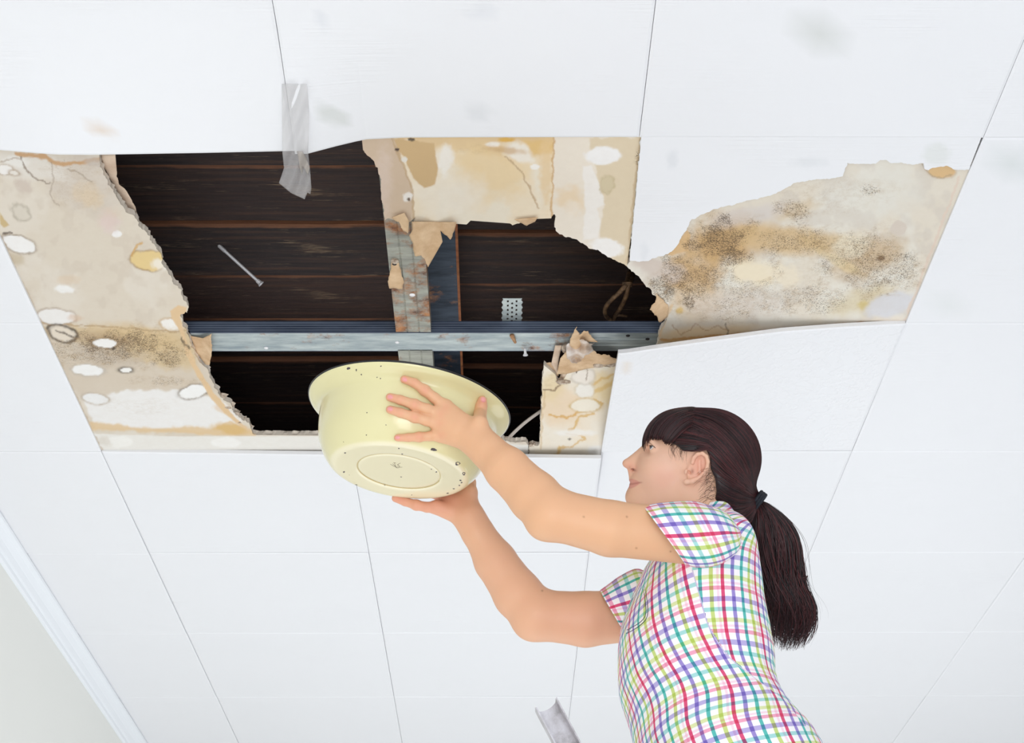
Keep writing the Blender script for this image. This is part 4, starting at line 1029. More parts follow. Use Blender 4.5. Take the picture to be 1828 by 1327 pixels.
def hand(Q, wr, fore, fingers, thumb, nrm_off, pr=.0135):
    d = rc(Q, fore, wr, .0275, .0235)
    pal = None
    for pts, rad in fingers:
        e = rc(Q, wr, pts[0], .021, pr); pal = e if pal is None else sm(pal, e, .012)
    mid = sum(f[0][0] for f in fingers)/4; pal = sm(pal, rc(Q, (wr+mid)/2, mid, .019, .013), .015)
    d = sm(d, pal, .014)
    fing = None
    for pts, rad in fingers:
        for i in range(len(pts)-1):
            e = rc(Q, pts[i], pts[i+1], rad[i], rad[i+1])
            if i == 0: e0 = e
            else: e0 = sm(e0, e, .0025)
        # knuckle swell
        e0 = sm(e0, rc(Q, pts[2], pts[2]+1e-4, rad[2]*1.10), .004)
        fing = e0 if fing is None else sm(fing, e0, .0022)
    d = sm(d, fing, .0055)
    pts, rad = thumb; t0 = rc(Q, (wr*.55+pts[0]*.45), pts[1], rad[0], rad[1])
    for i in range(1, len(pts)-1): t0 = sm(t0, rc(Q, pts[i], pts[i+1], rad[i], rad[i+1]), .005)
    d = sm(d, t0, .010)
    # web between thumb and index finger
    d = sm(d, rc(Q, (wr+pts[1])/2, (fingers[-1 if nrm_off else 0][0][0]*.7+wr*.3), .012, .011), .010)
    return d
off = lambda a, px, py, dz=0: cc(a[0]+px, a[1]+py, dz)
L1, L2, L3 = cc(905, 838, 2.632), cc(955, 888, 2.60), cc(1090, 944, 2.575)
R1, R2, R3 = cc(884, 1002, 2.89), cc(925, 1062, 2.865), cc(1045, 1106, 2.855)
def arms(Q):
    d = sm(rc(Q, Lwr, L1, .0240, .0370), rc(Q, L1, L2, .0370, .0415), .007)
    d = sm(d, rc(Q, L2, Lel, .0415, .0412), .010)
    d = sm(d, rc(Q, Lel, L3, .0412, .0448), .014)
    d = sm(d, rc(Q, L3, Lsh, .0448, .0450), .007)
    d = sm(d, rc(Q, cc(968, 934, 2.57), cc(969, 934, 2.57), .020), .022)
    e = sm(rc(Q, Rwr, R1, .0235, .0380), rc(Q, R1, R2, .0380, .0432), .007)
    e = sm(e, rc(Q, R2, Rel, .0432, .0440), .010)
    e = sm(e, rc(Q, Rel, R3, .0440, .0488), .014)
    e = sm(e, rc(Q, R3, Rsh, .0488, .0450), .007)
    e = sm(e, rc(Q, cc(946, 1114, 2.845), cc(947, 1114, 2.845), .020), .022)
    return np.minimum(d, e)
SIN, COS = math.sin(TH), math.cos(TH)
# torso frame: camera-space images of world Y (towards the far shoulder) and Z
TY = np.array([float(np.dot([0, 1, 0], RT)), float(np.dot([0, 1, 0], UP)), float(np.dot([0, 1, 0], FW))])
YT = 2.56                                # torso mid plane
def onY(px, py, Y=YT):
    dr = RT*((px-CX)/F)+UP*((CY-py)/F)+FW; return cam_pos+dr*(Y/dr[1])
neck0 = to_cam(onY(1262, 968)[None])[0]; chest = to_cam(onY(1250, 1060)[None])[0]; waist = to_cam(onY(1262, 1240)[None])[0]; hip = to_cam(onY(1310, 1430)[None])[0]
def bodyf(Q):
    d = near(Q, Hd(1240, 830), .17, headf)
    d = sm(d, rc(Q, Hd(1262, 872, 0), neck0.astype(np.float32), .054, .058), .03)
    for s_ in (-1, 1):
        o_ = TY*s_*.075
        d = sm(d, rc(Q, (chest+o_), (waist+o_*.7), .085, .080), .03)
        d = sm(d, rc(Q, (waist+o_*.7), (hip+o_), .080, .105), .03)
        d = sm(d, rc(Q, neck0, chest+TY*s_*.09+np.array([0, .02, 0]), .04, .04), .03)
    a = arms(Q)
    hl = near(Q, cc(790, 750, 2.68), .135, lambda q_: hand(q_, Lwr, cc(868, 803, 2.66), Lf, Lth, 0), .05)
    hr = near(Q, cc(785, 880, 2.94), .15, lambda q_: hand(q_, Rwr, cc(850, 948, 2.90), Rf, Rth, 1), .05)
    a = sm(a, hl, .012); a = sm(a, hr, .012)
    return sm(d, a, .015)
def surface_net(fn, lo, hi, h, B=8, slack=1.8):
    lo = np.asarray(lo, float); nb = np.ceil((np.asarray(hi)-lo)/(h*B)).astype(int)
    I = np.stack(np.meshgrid(*[np.arange(n_) for n_ in nb], indexing='ij'), -1).reshape(-1, 3)
    cen = (lo+(I+.5)*h*B).astype(np.float32)
    dv = np.concatenate([fn(c_) for c_ in np.array_split(cen, max(1, len(cen)//200000))])
    I = I[np.abs(dv) < h*B*.87*slack+.004]
    r = np.arange(B+1); G = np.stack(np.meshgrid(r, r, r, indexing='ij'), -1)
    keys = []; VP = []; sg = []
    Mx = 4096
    for blk in np.array_split(I, max(1, len(I)//400)):
        if not len(blk): continue
        gi = blk[:, None, None, None, :]*B+G[None]
        Q = (lo+gi*h).astype(np.float32).reshape(-1, 3)
        v = fn(Q).reshape(len(blk), B+1, B+1, B+1)
        corners = [(a, b_, c_) for a in (0, 1) for b_ in (0, 1) for c_ in (0, 1)]
        cv = np.stack([v[:, a:B+a, b_:B+b_, c_:B+c_] for a, b_, c_ in corners], -1)
        neg = cv < 0; act = neg.any(-1) & ~neg.all(-1)
        w = np.argwhere(act)
        if not len(w): continue
        cvv = cv[act]; cell = blk[w[:, 0]]*B+w[:, 1:]
        acc = np.zeros((len(w), 3)); cnt = np.zeros(len(w)); ca = np.array(corners, float)
        for i in range(8):
            for j in range(i+1, 8):
                if np.abs(ca[i]-ca[j]).sum() != 1: continue
                a, b_ = cvv[:, i], cvv[:, j]; m = (a < 0) != (b_ < 0); t = np.where(m, a/(a-b_+1e-20), 0)
                acc += m[:, None]*(ca[i]+(ca[j]-ca[i])*t[:, None]); cnt += m
        VP.append(lo+(cell+acc/cnt[:, None])*h); keys.append((cell[:, 0]*Mx+cell[:, 1])*Mx+cell[:, 2])
        sg.append(np.stack([cvv[:, 0] < 0, cvv[:, 4] < 0, cvv[:, 2] < 0, cvv[:, 1] < 0], 1))
    K = np.concatenate(keys); VP = np.concatenate(VP); sg = np.concatenate(sg)
    o_ = np.argsort(K); K = K[o_]; VP = VP[o_]; sg = sg[o_]
    def find(k_):
        i = np.searchsorted(K, k_); i = np.minimum(i, len(K)-1); return np.where(K[i] == k_, i, -1)
    st_ = [Mx*Mx, Mx, 1]; Fc = []
    for ax in range(3):
        u, w_ = st_[(ax+1) % 3], st_[(ax+2) % 3]
        m = sg[:, 0] != sg[:, ax+1]; k_ = K[m]; s_ = sg[m, 0]
        q_ = np.stack([find(k_), find(k_-u), find(k_-u-w_), find(k_-w_)], 1); ok = (q_ >= 0).all(1)
        q_ = q_[ok]; s_ = s_[ok]; q_[~s_] = q_[~s_][:, ::-1]
        Fc.append(q_)
    return VP, np.concatenate(Fc)
def np_mesh(name, V, Q, mat, parent, attrs=None, smooth=True):
    me = bpy.data.meshes.new(name); n = len(Q)
    me.vertices.add(len(V)); me.loops.add(n*4); me.polygons.add(n)
    pl = np.array(parent.location)
    if parent.parent is not None: pl = pl+np.array(parent.parent.location)
    me.vertices.foreach_set('co', V.astype(np.float32).ravel()-np.tile(pl*0, len(V)).astype(np.float32))
    me.loops.foreach_set('vertex_index', Q.astype(np.int32).ravel())
    me.polygons.foreach_set('loop_start', np.arange(0, n*4, 4, dtype=np.int32))
    me.polygons.foreach_set('loop_total', np.full(n, 4, np.int32))
    me.update(calc_edges=True); me.validate()
    me.polygons.foreach_set('use_smooth', [smooth]*len(me.polygons))
    if attrs:
        for k_, a in attrs.items():
            if a.ndim == 2:
                at = me.color_attributes.new(k_, 'FLOAT_COLOR', 'POINT'); at.data.foreach_set('color', np.concatenate([a, np.ones((len(a), 1))], 1).astype(np.float32).ravel())
            else:
                at = me.attributes.new(k_, 'FLOAT', 'POINT'); at.data.foreach_set('value', a.astype(np.float32))
    me.materials.append(mat)
    o = bpy.data.objects.new(name, me); col.objects.link(o); o.parent = parent; o.location = [-v for v in pl]
    return o

def skin_mat():
    t = NT('skin'); at = t.n('ShaderNodeAttribute', attribute_name='Col').outputs['Color']; g = t.coord('Object')
    c0 = t.mix(t.math('MULTIPLY', t.noise(g, 35, 3), .18), at, L(228, 160, 128))
    t.set(Base_Color=c0, Roughness=.5, Subsurface_Weight=.12, Subsurface_Scale=.02)
    t.b.inputs['Subsurface Radius'].default_value = (1, .35, .2)
    t.bump(t.noise(g, 420, 2), .06, .0006); return t.m
M_skin = skin_mat()
woman = empty('person', onY(1330, 1600), 'woman with a dark ponytail and checked shirt holding up the yellow bowl', 'person')
BVb, BQ = surface_net(bodyf, (-.26, -.62, 2.40), (.58, .02, 3.12), .0017)
print('body verts', len(BVb))
# skin colour
q = np.stack([CX+F*BVb[:, 0]/BVb[:, 2], CY-F*BVb[:, 1]/BVb[:, 2]], 1)
C = np.tile(S2L((230, 180, 140)), (len(BVb), 1))
def dab(px, py, rx, ry, cl, a, dmin=0, dmax=9, soft=1.0, ang=0):
    global C
    dx = q[:, 0]-px; dy = q[:, 1]-py; ca, sa = math.cos(ang), math.sin(ang)
    r = np.sqrt(((dx*ca+dy*sa)/rx)**2+((-dx*sa+dy*ca)/ry)**2)
    m = (a*np.exp(-(r**2)*soft)*((BVb[:, 2] > dmin) & (BVb[:, 2] < dmax)))[:, None]; C = C*(1-m)+S2L(cl)*m
dab(1190, 840, 75, 75, (240, 198, 176), .9, 2.7, soft=.5)
dab(1185, 852, 24, 20, (234, 168, 148), .35, 2.7); dab(1122, 832, 12, 10, (234, 168, 146), .45, 2.7); dab(1132, 839, 8, 7, (222, 140, 120), .45, 2.7); dab(1247, 834, 16, 26, (236, 164, 146), .55, 2.7)
lipm = np.clip(1.3-np.sqrt(((q[:, 0]-1129)/11.5)**2+((q[:, 1]-863.5+(q[:, 0]-1129)*.1)/(7.6-np.clip(q[:, 0]-1127, 0, 20)*.27))**2), 0, .3)/.3*(BVb[:, 2] > 2.7)*(q[:, 0] < 1145)
C = C*(1-.7*lipm[:, None])+S2L((214, 136, 130))*.7*lipm[:, None]
for t_ in np.linspace(0, 1, 8): dab(1125+19*t_, 865-3.4*t_, 3.0, 1.1, (168, 88, 84), .55, 2.7)
dab(1236, 842, 3, 5, (150, 90, 76), .8, 2.7); dab(1131.5, 839, 4.5, 1.8, (110, 56, 48), .8, 2.7, ang=.45)
for f in Lf:
    for i, a in ((4, .75), (2, .45), (3, .35), (0, .25)):
        p = f[0][i]; dab(CX+F*p[0]/p[2], CY-F*p[1]/p[2], 9, 8, (232, 150, 128), a, 0, 2.76)
dab(861, 716, 10, 9, (232, 150, 128), .6, 0, 2.8)
dab(780, 895, 75, 34, (228, 150, 130), .75, 2.86); dab(712, 889, 16, 10, (226, 140, 126), .6, 2.86); dab(900, 1010, 90, 110, (230, 178, 150), .6, 2.75, soft=.6); dab(1050, 1110, 80, 45, (228, 172, 146), .7, 2.75, soft=.6)
for (a, b_) in ((1042, 923), (1119, 923), (1136, 979), (1197, 985), (968, 1055)): dab(a, b_, 1.6, 1.6, (150, 100, 70), .8)
BW = to_world(BVb)
body = np_mesh('body', BW, BQ, M_skin, woman, {'Col': C})
# nails
M_nail = simple('fingernail', (236, 160, 158), .25)
bvB = BVHTree.FromPolygons([tuple(v) for v in BW[:]], [tuple(int(i) for i in f) for f in BQ[:]], epsilon=0.0)
def cast(bv, px, py):
    d = RT*((px-CX)/F)+UP*((CY-py)/F)+FW; L_ = np.linalg.norm(d); h_ = bv.ray_cast(Vector(cam_pos), Vector(d/L_))
    return None if h_[0] is None else (np.array(h_[0]), h_[3]/L_)
for (a, b_, rx, ry, an) in ((722.5, 678, 4.6, 3.6, .5), (696.5, 709.0, 4.8, 3.8, .2), (696.5, 730.5, 4.8, 3.6, .2), (710, 781.5, 4.2, 3.0, 0), (862.5, 714, 5.0, 4.0, 1.1)):
    V = []; n = 14; ca, sa = math.cos(an), math.sin(an)
    for rr__ in (0, .6, 1.0):
        for q_ in range(n if rr__ else 1):
            t = 2*math.pi*q_/n; u, v = rx*rr__*math.cos(t), ry*rr__*math.sin(t)
            h_ = cast(bvB, a+u*ca-v*sa, b_+u*sa+v*ca)
            if h_ is None: V = None; break
            V.append(P(a+u*ca-v*sa, b_+u*sa+v*ca, h_[1]-(.0005 if rr__ < 1 else .0001)))
        if V is None: break
    if V is None: continue
    Fc = [(0, 1+q_, 1+(q_+1) % n) for q_ in range(n)]+[(1+q_, 1+n+q_, 1+n+(q_+1) % n, 1+(q_+1) % n) for q_ in range(n)]
    mk('fingernail', V, Fc, M_nail, woman, smooth=True)
# eyes
def sphere(name, c_w, r, mat, parent, nu=32, nv=20, fwd=None):
    V = []; f = np.array(fwd)/np.linalg.norm(fwd); a = np.cross(f, [0, 0, 1.0]); a /= np.linalg.norm(a); b_ = np.cross(f, a)
    for i in range(nv+1):
        th = math.pi*i/nv
        for j in range(nu):
            ph = 2*math.pi*j/nu; V.append(c_w+r*(math.cos(th)*f+math.sin(th)*(math.cos(ph)*a+math.sin(ph)*b_)))
    Fc = [(i*nu+j, i*nu+(j+1) % nu, (i+1)*nu+(j+1) % nu, (i+1)*nu+j) for i in range(nv) for j in range(nu)]
    return mk(name, V, Fc, mat, parent, smooth=True)
M_white = simple('eye_white', (226, 222, 226), .2); M_iris = simple('grey_iris', (96, 92, 96), .15); M_pup = simple('pupil', (12, 10, 10), .1)
for s_ in (1, -1):
    ec = to_world(Hd(1175.5, 799, 34*s_)[None])[0]; look = to_world((Hd(1152, 788, 34*s_)+LD*.0125)[None])[0]-ec
    look /= np.linalg.norm(look)
    e = sphere('eye', ec, .0121, M_white, woman, fwd=look)
    # iris and pupil are shallow caps of the same ball
    for nm, ang, rr__, mt in (('iris', .50, .01222, M_iris), ('pupil', .20, .0123, M_pup)):
        V = []; f = look; a = np.cross(f, [0, 0, 1.0]); a /= np.linalg.norm(a); b_ = np.cross(f, a); n = 24
        for i in range(6):
            th = ang*i/5
            for j in range(n):
                ph = 2*math.pi*j/n; V.append(ec+rr__*(math.cos(th)*f+math.sin(th)*(math.cos(ph)*a+math.sin(ph)*b_)))
        Fc = [(i*n+j, i*n+(j+1) % n, (i+1)*n+(j+1) % n, (i+1)*n+j) for i in range(5) for j in range(n)]
        o = mk(nm, V, Fc, mt, woman, smooth=True)
    b = MB()
    lidc = [to_world(Hd(px_, py_, la_*s_)[None])[0] for px_, py_, la_ in ((1162, 797, 24), (1161.5, 794.2, 29), (1163, 792.6, 34), (1166, 792.8, 40), (1170, 795, 45), (1174.5, 798.6, 48.5))]
    ecn = to_world(Hd(1175.5, 799, 34*s_)[None])[0]
    lidc = [ecn+(p_-ecn)/np.linalg.norm(p_-ecn)*.0138 for p_ in lidc]
    lp = spline(lidc, 18); b.tube(lp, .0006, 4)
    for q_ in range(1, 17):
        o_ = (lp[q_]-ecn)/np.linalg.norm(lp[q_]-ecn); up_ = UP*.6
        b.tube([lp[q_], lp[q_]+(o_*.7+up_*.3)*.0035, lp[q_]+(o_*.6+up_*.8)*.0062], [.0003, .00024, .0001], 3)
    b.done('eyelashes', simple('lash_black', (24, 18, 20), .6) if s_ == 1 else bpy.data.materials['lash_black'], woman)

# ================================================================= hair
def hair_mat(name, c1, c2):
    t = NT(name); at = t.n('ShaderNodeAttribute', attribute_name='rnd').outputs['Fac']
    t.set(Base_Color=t.mix(at, c1+(1,), c2+(1,)), Roughness=.42); t.b.inputs['Specular IOR Level'].default_value = .45; return t.m
M_hair = hair_mat('dark_plum_hair', L(22, 13, 17), L(88, 40, 42))
M_hairc = simple('hair_mass', (26, 15, 19), .6)
facepoly = [(1000, 801), (1150, 801), (1153, 788), (1162, 779), (1176, 777), (1188, 779), (1197, 786), (1211, 792), (1224, 802), (1242, 803), (1250, 798), (1262, 797), (1270, 812), (1271, 832), (1279, 850), (1281, 872), (1277, 896), (1283, 935), (1330, 945), (1330, 990), (1000, 990)]
def hairraw(Q):
    d = E_(Q, 1267, 818, 0, 90, 88, 82)
    d = sm(d, E_(Q, 1214, 797, 0, 65, 65, 70), .018)
    d = sm(d, E_(Q, 1238, 800, 0, 56, 62, 79), .018)
    d = sm(d, rc(Q, Hd(1290, 868, 0), Hd(1340, 892, 0), .050, .010), .03)
    for s_ in (-1, 1):
        d = sm(d, rc(Q, Hd(1288, 862, 24*s_), Hd(1328, 888, 5*s_), .046, .013), .02)
        d = sm(d, rc(Q, Hd(1296, 880, 22*s_), Hd(1310, 904, 16*s_), .040, .030), .02)
    for s_ in (-1, 1):
        d = sm(d, rc(Q, Hd(1292, 862, 42*s_), Hd(1306, 912, 26*s_), .030, .034), .02)
    d = sm(d, rc(Q, Hd(1308, 904, 0), Hd(1332, 896, 0), .022, .010), .02)
    return d
def px_of(Q): return CX+F*Q[:, 0]/Q[:, 2], CY-F*Q[:, 1]/Q[:, 2]
def midpx(Q):
    """profile pixel of a head point, with the sideways offset taken out"""
    lat = (Q-Hd(1265, 818).astype(float))@LD
    Q2 = Q-lat[:, None]*LD; m = Q2; return px_of(m)
def facecut(Q):
    x, y = midpx(Q); dd_ = pdist(x, y, facepoly)*np.where(inpoly(x, y, facepoly), -1, 1); return (dd_/1000).astype(np.float32)
def hairf(Q):
    d = hairraw(Q); m = np.abs(d) < .03
    out = d.copy()
    if m.any(): out[m] = np.maximum(d[m], -facecut(Q[m]))
    return out
HV, HQ = surface_net(hairf, (.20, -.30, 2.70), (.48, .0, 3.0), .0028)
n0 = fbm(HV[:, 0]*60, HV[:, 1]*60, 51)
np_mesh('hair', to_world(HV), HQ, M_hair, woman, {'rnd': .12*n0})
def grad(Q, e=.001):
    g_ = np.stack([hairraw(Q+np.array(v, np.float32)*e)-hairraw(Q-np.array(v, np.float32)*e) for v in ((1, 0, 0), (0, 1, 0), (0, 0, 1))], 1)
    return g_/(np.linalg.norm(g_, axis=1)[:, None]+1e-9)
def project(Q, off_):
    for _ in range(3):
        d = hairraw(Q)-off_; Q = Q-grad(Q)*d[:, None]
    return Q
def strands(name, paths, rad, parent, mat, seed=0, k_=3):
    """paths: (N, m, 3) camera-space"""
    N, m, _ = paths.shape; Wp = to_world(paths.reshape(-1, 3)).reshape(N, m, 3)
    T = np.gradient(Wp, axis=1); T /= np.linalg.norm(T, axis=2)[..., None]+1e-9
    ref = np.array([.3, .5, .81]); A = np.cross(T, ref); A /= np.linalg.norm(A, axis=2)[..., None]+1e-9; B_ = np.cross(T, A)
    r_ = np.random.RandomState(seed); rr__ = rad*(.7+.6*r_.rand(N))[:, None]*np.interp(np.linspace(0, 1, m), [0, .1, .7, 1], [.8, 1, .9, .15])[None]
    V = np.stack([Wp+rr__[..., None]*(math.cos(2*math.pi*j/k_)*A+math.sin(2*math.pi*j/k_)*B_) for j in range(k_)], 2)
    idx = np.arange(N*m*k_).reshape(N, m, k_); Q = []
    for j in range(k_):
        j2 = (j+1) % k_; Q.append(np.stack([idx[:, :-1, j], idx[:, :-1, j2], idx[:, 1:, j2], idx[:, 1:, j]], -1).reshape(-1, 4))
    rnd_ = np.repeat(r_.rand(N)**2, m*k_)
    return np_mesh(name, V.reshape(-1, 3), np.concatenate(Q), mat, parent, {'rnd': rnd_}, smooth=True)
r_ = np.random.RandomState(3)
tie = Hd(1342, 892, 0).astype(float)
# back-combed hair running to the tie
N = 4200
hx_, hy_ = midpx(HV); okv = np.where((hx_ > 1190) & (HV@LD > (Hd(1265, 818)@LD)-.06))[0]
starts = HV[r_.choice(okv, N)]
latS = (starts-Hd(1265, 818).astype(float))@LD
Q = project(np.array(starts, float), .0006)
path = [Q]
for s_ in range(26):
    mx_, my_ = midpx(Q); over = (mx_ < 1266) & (my_ > 762)
    way = np.stack([Hd(1292, 797, 0)]*N).astype(float)+latS[:, None]*LD
    dv = np.where(over[:, None], way-Q, tie-Q); dist = np.linalg.norm(dv, axis=1)[:, None]; st__ = np.minimum(dist, .0075)
    g_ = grad(Q); dv = dv/(dist+1e-6); dv = dv-g_*(dv*g_).sum(1)[:, None]*.9; dv /= np.linalg.norm(dv, axis=1)[:, None]+1e-6
    wv = np.stack([np.sin(s_*.5+np.arange(N)), np.cos(s_*.4+np.arange(N)*1.3), 0*np.arange(N)], 1)*.04
    Q = project(Q+(dv+wv)*st__, .0006+.0006*np.sin(np.arange(N))[:]); path.append(Q)
path = np.stack(path, 1)
fc = facecut(path[:, 0].astype(np.float32)); keep = fc > .0005
mid_in = (facecut(path.reshape(-1, 3).astype(np.float32)).reshape(path.shape[:2]) > -.003).all(1)
strands('hair_strands', path[keep & mid_in], .00055, woman, M_hair, 1)
# fringe, falling forward from the crown to the brow
N = 1100; Q = project(np.stack([Hd(r_.uniform(1205, 1244), r_.uniform(733, 760), r_.uniform(-66, 72)) for _ in range(N)]).astype(float), .001)
lat0 = r_.uniform(-1, 1, N); path = [Q]; ended = np.zeros(N, bool); lim = r_.uniform(-.008, .002, N)
for s_ in range(26):
    tgt = np.stack([Hd(1146+26*max(0, 0), 812, 0)]*N).astype(float); latv = (Q-Hd(1265, 818).astype(float))@LD
    tgt = tgt+latv[:, None]*LD*1.05+np.abs(latv)[:, None]*np.array([.55, 0, 0])
    dv = tgt-Q; g_ = grad(Q); dv = dv-g_*(dv*g_).sum(1)[:, None]; dv /= np.linalg.norm(dv, axis=1)[:, None]+1e-6
    Q2 = project(Q+dv*.0042, .0012+.0012*np.sin(np.arange(N)*1.7))
    c2 = facecut(Q2.astype(np.float32)) < lim; ended |= c2
    Q = np.where(ended[:, None], Q+1e-6, Q2); path.append(Q)
path = np.stack(path, 1)
strands('fringe', path, .0006, woman, M_hair, 2)
# loose wisps at the temple and nape
paths = []
wisp_sets = ([], [])
for _ in range(110):
    if _ < 40: x0, y0 = r_.uniform(1198, 1226), r_.uniform(786, 800); dx, dy = r_.uniform(-8, 6), r_.uniform(10, 34); la = 66
    else: x0, y0 = r_.uniform(1268, 1284), r_.uniform(835, 890); dx, dy = r_.uniform(-34, -6), r_.uniform(0, 22); la = 56
    ph = r_.uniform(0, 6); pts = []
    for t in np.linspace(0, 1, 14):
        x = x0+dx*t+3.5*math.sin(ph+5*t); y = y0+dy*t*t+3*math.cos(ph+6*t)
        h_ = cast(bvB, x, y)
        pts.append(cc(x, y, (h_[1] if h_ is not None and 2.68 < h_[1] < 2.9 else DH-.05)-.0012))
    wisp_sets[0 if _ < 40 else 1].append(pts)
strands('temple_wisps', np.array(wisp_sets[0], float), .00017, woman, M_hair, 5)
strands('nape_wisps', np.array(wisp_sets[1], float), .00015, woman, M_hair, 6)
# ponytail
pl = empty('ponytail', to_world(tie[None])[0], None, None); pl.parent = woman; pl.location = Vector(to_world(tie[None])[0])-woman.location
del_keys = [k_ for k_ in pl.keys()]
cl = np.array([(1343, 892, 9), (1358, 903, 18), (1374, 930, 33), (1384, 965, 42), (1390, 1005, 42), (1398, 1045, 40), (1410, 1085, 44), (1414, 1120, 40), (1408, 1152, 28)], float)
cs = spline(cl, 60)
def pony(N, rmax, seed, m=30, lenlo=.72, waves=1.0):
    g_ = np.random.RandomState(seed); out = []
    for i in range(N):
        rho = math.sqrt(g_.rand())*rmax; ph = g_.uniform(0, 2*math.pi); le = g_.uniform(lenlo, 1.0) if g_.rand() > .12 else g_.uniform(.45, .8)
        w1, w2 = g_.uniform(0, 6), g_.uniform(0, 6); am = g_.uniform(.3, 1)*waves; pts = []
        cl_ = int(g_.randint(0, 9)); cw = cl_*.7
        for t in np.linspace(0, le, m):
            u = t*59; i0 = min(int(u), 58); f = u-i0; x, y, R__ = cs[i0]*(1-f)+cs[i0+1]*f
            a = ph+.5*math.sin(3*t+cw); wob = am*t*(5*math.sin(7*t+w1)+4*math.sin(12*t+cw))
            ox = R__*rho*math.cos(a)+wob; oz = R__*rho*math.sin(a)*.8+am*t*3*math.cos(8*t+w2)
            pts.append(Hd(0, 0)*0+cc(x+ox, y+2*math.sin(a)*t*6, DH+(1265-x)*.158/1000*.3+oz/1000))
        out.append(pts)
    return np.array(out, float)
strands('ponytail_strands', pony(2600, 1.0, 11, waves=1.7), .0010, pl, M_hair, 7, 4)
strands('stray_hairs', pony(60, 1.35, 12, waves=2.6), .00028, pl, M_hair, 8)
def ponycore(Q):
    d = None
    for i in range(0, 46, 5):
        a, b_ = cs[i], cs[min(i+5, 59)]
        e = rc(Q, cc(a[0], a[1], DH-.004), cc(b_[0], b_[1], DH-.004), a[2]*.46*MM, b_[2]*.46*MM*(1 if i < 40 else .5)); d = e if d is None else sm(d, e, .01)
    return d
PV, PQ = surface_net(ponycore, (.38, -.56, 2.72), (.56, -.18, 2.90), .004)
np_mesh('ponytail_core', to_world(PV), PQ, M_hair, pl, {'rnd': .1*fbm(PV[:, 0]*80, PV[:, 1]*20, 5)})
# a few flicked tips
pt = []
for i in range(90):
    g_ = r_.rand(4); x0, y0 = 1402+10*g_[0], 1010+30*g_[1]; pts = []
    tx, ty = (1443, 1028) if i < 50 else (1450, 1060)
    for t in np.linspace(0, 1, 12): pts.append(cc(x0+(tx-x0)*t, y0+(ty-y0)*t+14*math.sin(3.14*t)*(1-.4*g_[2])*(1 if i < 50 else .3), DH-.02+.02*(g_[3]-.5)*(1-t)))
    pt.append(pts)
strands('flicked_tips', np.array(pt, float), .0006, pl, M_hair, 9)
# hair tie
M_tie = simple('black_hair_tie', (22, 26, 36), .75)
b = MB(); tc = to_world(Hd(1348, 893, 0)[None])[0]; tdir = to_world(Hd(1358, 901, 0)[None])[0]-tc; tdir /= np.linalg.norm(tdir)
tc = tc-FW*.004
ta = np.cross(tdir, FW); ta /= np.linalg.norm(ta); tb_ = np.cross(tdir, ta)
for o_ in (-.003, .002, .006):
    b.tube([tc+tdir*o_+0.0175*(math.cos(t)*ta+math.sin(t)*tb_)*(1+.03*math.sin(9*t)) for t in np.linspace(0, 2*math.pi, 40)], .0034, 8, False)
b.done('hair_tie', M_tie, woman, smooth=True)

# ================================================================= clothing
def plaid():
    t = NT('checked_cotton'); uv = t.n('ShaderNodeUVMap', uv_map='UVMap').outputs[0]
    sp = t.n('ShaderNodeSeparateXYZ'); t.link(uv, sp.inputs[0])
    def stripes(c_, period, strong):
        f = t.math('FRACT', t.math('DIVIDE', c_, period))
        W_ = (1, 1, 1)
        if strong: cols = [(L(226, 84, 128), .03, .11), (L(160, 144, 212), .275, .365), (L(92, 194, 186), .52, .605), (L(206, 224, 136), .765, .855)]
        else: cols = [(L(244, 170, 196), .03, .12), (L(190, 180, 228), .27, .39), (L(170, 224, 222), .52, .62), (L(226, 236, 176), .77, .87)]
        st_ = [(0.0, W_)]
        for c0, a, b_ in cols: st_ += [(a, c0), (b_, W_)]
        st_ += [(.93, L(252, 226, 236)), (.985, W_)]
        return t.ramp(f, st_, 'CONSTANT')
    a = stripes(sp.outputs[0], .069, True); b_ = stripes(sp.outputs[1], .071, False)
    c0 = t.mix(1.0, a, b_, 'MULTIPLY')
    c0 = t.mix(1.0, c0, L(250, 247, 249)+(1,), 'MULTIPLY')
    t.set(Base_Color=c0, Roughness=.8); g = t.coord('Object')
    t.bump(t.math('ADD', t.noise(t.coord('Object', scale=(1, 1, .35)), 14, 3), t.math('MULTIPLY', t.noise(g, 900, 2), .04)), .35, .012)
    t.b.inputs['Sheen Weight'].default_value = .1
    return t.m
M_pl = plaid()
shirt_loc = onY(1260, 1200)
shirt = bpy.data.objects.new('shirt', None); col.objects.link(shirt); shirt.parent = woman; shirt.location = Vector(shirt_loc)-woman.location
